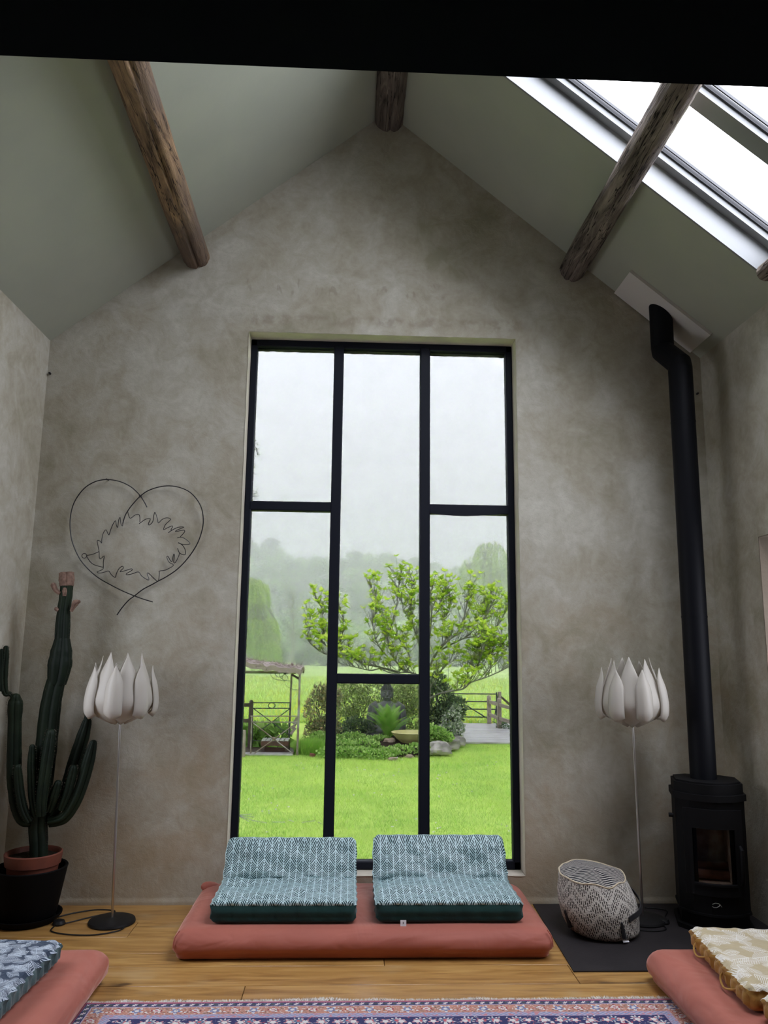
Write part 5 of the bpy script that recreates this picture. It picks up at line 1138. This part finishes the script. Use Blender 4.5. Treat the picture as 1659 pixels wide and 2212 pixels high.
b = MB(); b.box(((x0_ + x1_) / 2, AY + .25, bz - .07), (x1_ - x0_ + .02, .035, .10), ch=.004); b.build('apron', M['wood_red'], bn, smooth=False); b = MB(); b.box(((x0_ + x1_) / 2, AY + .40, bz - .24), (x1_ - x0_ - .1, .03, .12), ch=.004); b.build('lower_rail', M['wood_red'], bn, smooth=False)
for xx in (x0_ + .04, x1_ - .04):
    for yy in (.28, .62): b = MB(); b.box((xx, AY + yy, (bz + GZ) / 2 + .01), (.085, .06, bz - GZ - .06), ch=.004); b.build('leg', M['wood_dark'], bn, smooth=False)
lb = thing('leaning_board', 'pale boards leaning at the right end of the bench', 'boards', aa(634, 1590, .75))
for k in range(3): b = MB(); b.bar(aa(628 + k * 3, 1586 - k * 11, .72), aa(638 + k * 2, 1572 - k * 11, .72), .05, .07); b.build('board', M['wood_grey'], lb, smooth=False)
ad = thing('arbor_deck', 'dark wet plank deck beneath the arbor bench', 'deck', (-2.3, AY + .5, GZ))
for k in range(8): c = (-2.45, AY - .05 + k * .16, GZ + .03); b = MB(); b.box(c, (2.1, .148, .04), ch=.004); b.build('plank', M['wood_dark'] if k > 1 else M['slat_wet'], ad, loc=c)
p = aa(575, 1590, 1.5); V_, F = cloud([(p.x - .3, AY + 1.5, p.z + .02, .35, .2, .16), (p.x + .25, AY + 1.5, p.z, .3, .2, .14)], 240, .30, .6); stuff(tag(np_obj('dock_leaves', V_, F, M['cover']), 'broad green leaves growing behind the arbor bench', 'plants'))

# --- slender tree left of the window whose twigs hang into the left panes
tw = thing('garden_tree', 'small tree whose leafy twigs hang beside the left upper panes', 'tree', (-2.6, 4.2, GZ)); b = MB(); C = catmull([(-2.6, 4.2, GZ), (-2.5, 4.1, 1.2), (-2.3, 3.8, 3.2), (-2.0, 3.4, 4.6)], 6); b.tube(C, [.06 - .002 * i for i in range(len(C))], 8); b.build('trunk', M['bark_dark'], tw)
b = MB(); cl = []
for (u0, v0), (u1, v1), n_ in (((530, 930), (560, 985), 22), ((535, 1020), (549, 1020), 7), ((530, 1060), (558, 1072), 20), ((530, 1110), (545, 1130), 9), ((528, 1140), (544, 1162), 9)):
    a, c = at(u0, v0, 3.0), at(u1, v1, 3.0); b.tube(catmull([C[-4], (C[-4] + a) / 2 + Vector((0, 0, .2)), a, c], 4), [.008 - .0005 * i for i in range(13)], 5)
    for k in range(n_):
        p = a.lerp(c, rng.uniform(.3, 1.)) + Vector((rng.uniform(-.045, .045), rng.uniform(-.06, .06), rng.uniform(-.09, .09))); b.tube([a.lerp(c, rng.uniform(.3, .9)), p], .0010, 3); cl += [p] * 4
b.build('branch', M['bark_dark'], tw); cl = np.array(cl); V_, F = cards(cl + nrg.normal(0, .009, cl.shape), nrg.normal(size=cl.shape), .015, .38); stuff(np_obj('leaves', V_, F, M['twig_leaf'], tw))

# --- willows, bare tree, hedge bushes, wooded hill
def willow(label, base, crown, n_str, drop, n_leaf, size, trunk_pts, r0):
    t = thing('willow', label, 'tree', base); b = MB(); b.tube(catmull(trunk_pts, 5), [r0 * (1 - .8 * i / (len(trunk_pts) * 5 - 5)) for i in range(len(trunk_pts) * 5 - 4)], 8); b.build('trunk', M['bark'], t)
    P_ = []; D_ = []; q = MB()
    for i in range(n_str):
        cx_, cy_, cz, rx, ry, rz = crown[i % len(crown)]; d = Vector((rng.gauss(0, 1), rng.gauss(0, 1), abs(rng.gauss(.2, .8)))).normalized(); st_ = Vector((cx_ + d.x * rx, cy_ + d.y * ry, cz + d.z * rz)); ln = drop * rng.uniform(.45, 1.1); out = Vector((d.x, d.y, 0)) * rng.uniform(.05, .25) * ln
        if i % 3 == 0: q.tube(catmull([trunk_pts[-2 if i % 2 else -1], (Vector(trunk_pts[-1]) + st_) / 2 + Vector((0, 0, rz * .2)), st_], 3), r0 * .07, 4)
        for k in range(n_leaf): s_ = k / n_leaf; p = st_ + out * (1 - (1 - s_) ** 2) + Vector((0, 0, -ln * s_ ** 1.3)); P_.append(p + Vector((rng.gauss(0, .12), rng.gauss(0, .12), 0)) * size * 1.2); D_.append((rng.gauss(0, .5), rng.gauss(0, .5), -.9))
    q.build('branches', M['bark'], t); V_, F = cards(np.array(P_), np.array(D_), size * nrg.uniform(.6, 1.2, len(P_)), .16, .05); stuff(np_obj('foliage', V_, F, M['willow'], t))
def X(u, v, Y): return at(u, v, Y)
a = X(560, 1300, 72); willow('pale green weeping willow at the left of the meadow', (a.x - 1, 72, GZ), [(X(545, 1300, 72).x, 72, X(545, 1268, 72).z, 1.4, 1.6, .9), (X(565, 1330, 72).x, 72, X(565, 1345, 72).z, 1.5, 1.8, .8), (X(580, 1370, 71).x, 71, X(580, 1390, 71).z, .9, 1.4, .6), (X(535, 1360, 71).x, 71, X(535, 1350, 71).z, 1.6, 1.5, .8), (X(515, 1300, 72).x, 72, X(515, 1260, 72).z, 1.8, 1.6, .9)], 420, 3.4, 40, .34, [(a.x - 2.2, 72, GZ), (a.x - 2., 72, 2), (a.x - 1.6, 72, 4.2), (X(555, 1290, 72).x, 72, X(555, 1290, 72).z)], .35)
W_ = lambda u, v, rx, rz: (X(u, v, 118).x, 118, X(u, v, 118).z, rx, rx, rz)
a = X(1075, 1420, 118); willow('tall pale willow with feathery top at the right of the meadow', (a.x, 118, GZ), [W_(1060, 1190, 2.2, 1.6), W_(1030, 1220, 2.4, 1.4), W_(1085, 1215, 2.6, 1.6), W_(1075, 1260, 3.0, 1.5), W_(1050, 1285, 2.2, 1.6), W_(1095, 1300, 2.6, 2.), W_(1020, 1235, 1.8, 1.0), W_(1070, 1330, 3.4, 1.4), W_(1110, 1230, 3., 2.)], 430, 5.5, 30, .55, [(a.x + 1, 118, GZ), (X(1078, 1360, 118)[:]), (X(1070, 1280, 118)[:]), (X(1050, 1215, 118)[:])], .5)
bt_ = thing('bare_tree', 'leafless grey tree standing before the wooded hill', 'tree', X(632, 1430, 95)); b = MB(); tr = [Vector((X(632, 1430, 95).x, 95, GZ)), X(632, 1380, 95), X(633, 1330, 95), X(632, 1285, 95)]; C = catmull(tr, 6); b.tube(C, [.22 - .2 * i / 18 for i in range(19)], 6); b.build('trunk', M['bark'], bt_); b = MB()
for i in range(70): k = rng.randint(5, 18); d = Vector((rng.uniform(-1, 1), rng.uniform(-.6, .6), rng.uniform(.3, 1.1))).normalized(); l_ = rng.uniform(.8, 2.4); p1 = C[k] + d * l_ * .5; b.tube([C[k], p1, p1 + (d + Vector((0, 0, .5))) * l_ * .4], [.05, .03, .012], 3)
b.build('branches', M['bark'], bt_)
for i in range(16):
    x = -16 + i * 3.1 + rng.uniform(-.8, .8); y = rng.uniform(99, 106); h = rng.uniform(1.6, 2.9)
    V_, F = cloud([(x, y, GZ + h * .55, 1.7, 1.4, h * .6), (x + rng.uniform(-1, 1), y, GZ + h * .5, 1.3, 1.2, h * .75)], 700, .42); stuff_ = np_obj('hedge_shrub', V_, F, M['hedge']); tag(stuff_, 'hazy blue green bush in the row along the far edge of the meadow', 'bush', 'bushes along the far meadow edge')
def hillz(x, y):
    t = max(0, min(1, (y - 125) / 150)); t = t * t * (3 - 2 * t); top = 28 + 3.2 * math.exp(-((x + 33) / 14) ** 2) - 5 * max(0, min(1, (x - 8) / 34)) - 2.0 * math.exp(-((x + 16) / 9) ** 2); return GZ - .5 + t * top + 1.2 * nse(x * .06, y * .06)
hill = struct(MB().grid(lambda u, v: (lerp(-170, 170, u), lerp(118, 330, v), hillz(lerp(-170, 170, u), lerp(118, 330, v))), 90, 60).build('hill', M['mesh_hill']), 'hazy wooded hill beyond the meadow')
def forest_tree(seed):
    ells = [(rng.uniform(-1.9, 1.9), rng.uniform(-1.6, 1.6), rng.uniform(3.2, 7.4), rng.uniform(1.1, 1.9), rng.uniform(1.1, 1.8), rng.uniform(.8, 1.3)) for _ in range(8)]
    V_, F = cloud(ells, 900, .58); o = np_obj('woodland_tree', V_, F, M['forest']); return o
protos = [forest_tree(i) for i in range(4)]; k = 0
for row in range(13):
    y = 128 + row * 12.0; half = 26 + y * .16; nn_ = 15 + row
    for j in range(nn_):
        if k >= 290: break
        x = lerp(-half, half, (j + .5 + rng.uniform(-.35, .35)) / nn_) + 2; yy = y + rng.uniform(-4, 4); o = protos[k] if k < 4 else protos[k % 4].copy()
        if k >= 4: COL.objects.link(o)
        o.location = (x, yy, hillz(x, yy) - 1.4); s_ = rng.uniform(.8, 1.25); o.scale = (s_ * 1.1, s_ * 1.1, s_ * rng.uniform(.9, 1.15)); o.rotation_euler = (0, 0, rng.uniform(0, 6.28)); tag(o, 'hazy green leafy tree on the distant wooded hillside', 'tree', 'trees on the far wooded hillside'); k += 1

# --- rain haze over the meadow
b = MB(); b.box((0, 215, 27), (420, 370, 56)); hz_ = b.build('haze', None or M['mesh_hill'], smooth=False)
hm = bpy.data.materials.new('rain_haze'); hm.use_nodes = True; t = hm.node_tree; t.nodes.remove(t.nodes['Principled BSDF']); vsn = t.nodes.new('ShaderNodeVolumeScatter'); vsn.inputs['Color'].default_value = (.985, .965, 1, 1); vsn.inputs['Density'].default_value = .0056; vsn.inputs['Anisotropy'].default_value = .0
t.links.new(vsn.outputs[0], t.nodes['Material Output'].inputs['Volume']); hz_.data.materials[0] = hm; stuff(tag(hz_, 'pale rain haze hanging over the meadow and hill', 'haze'))
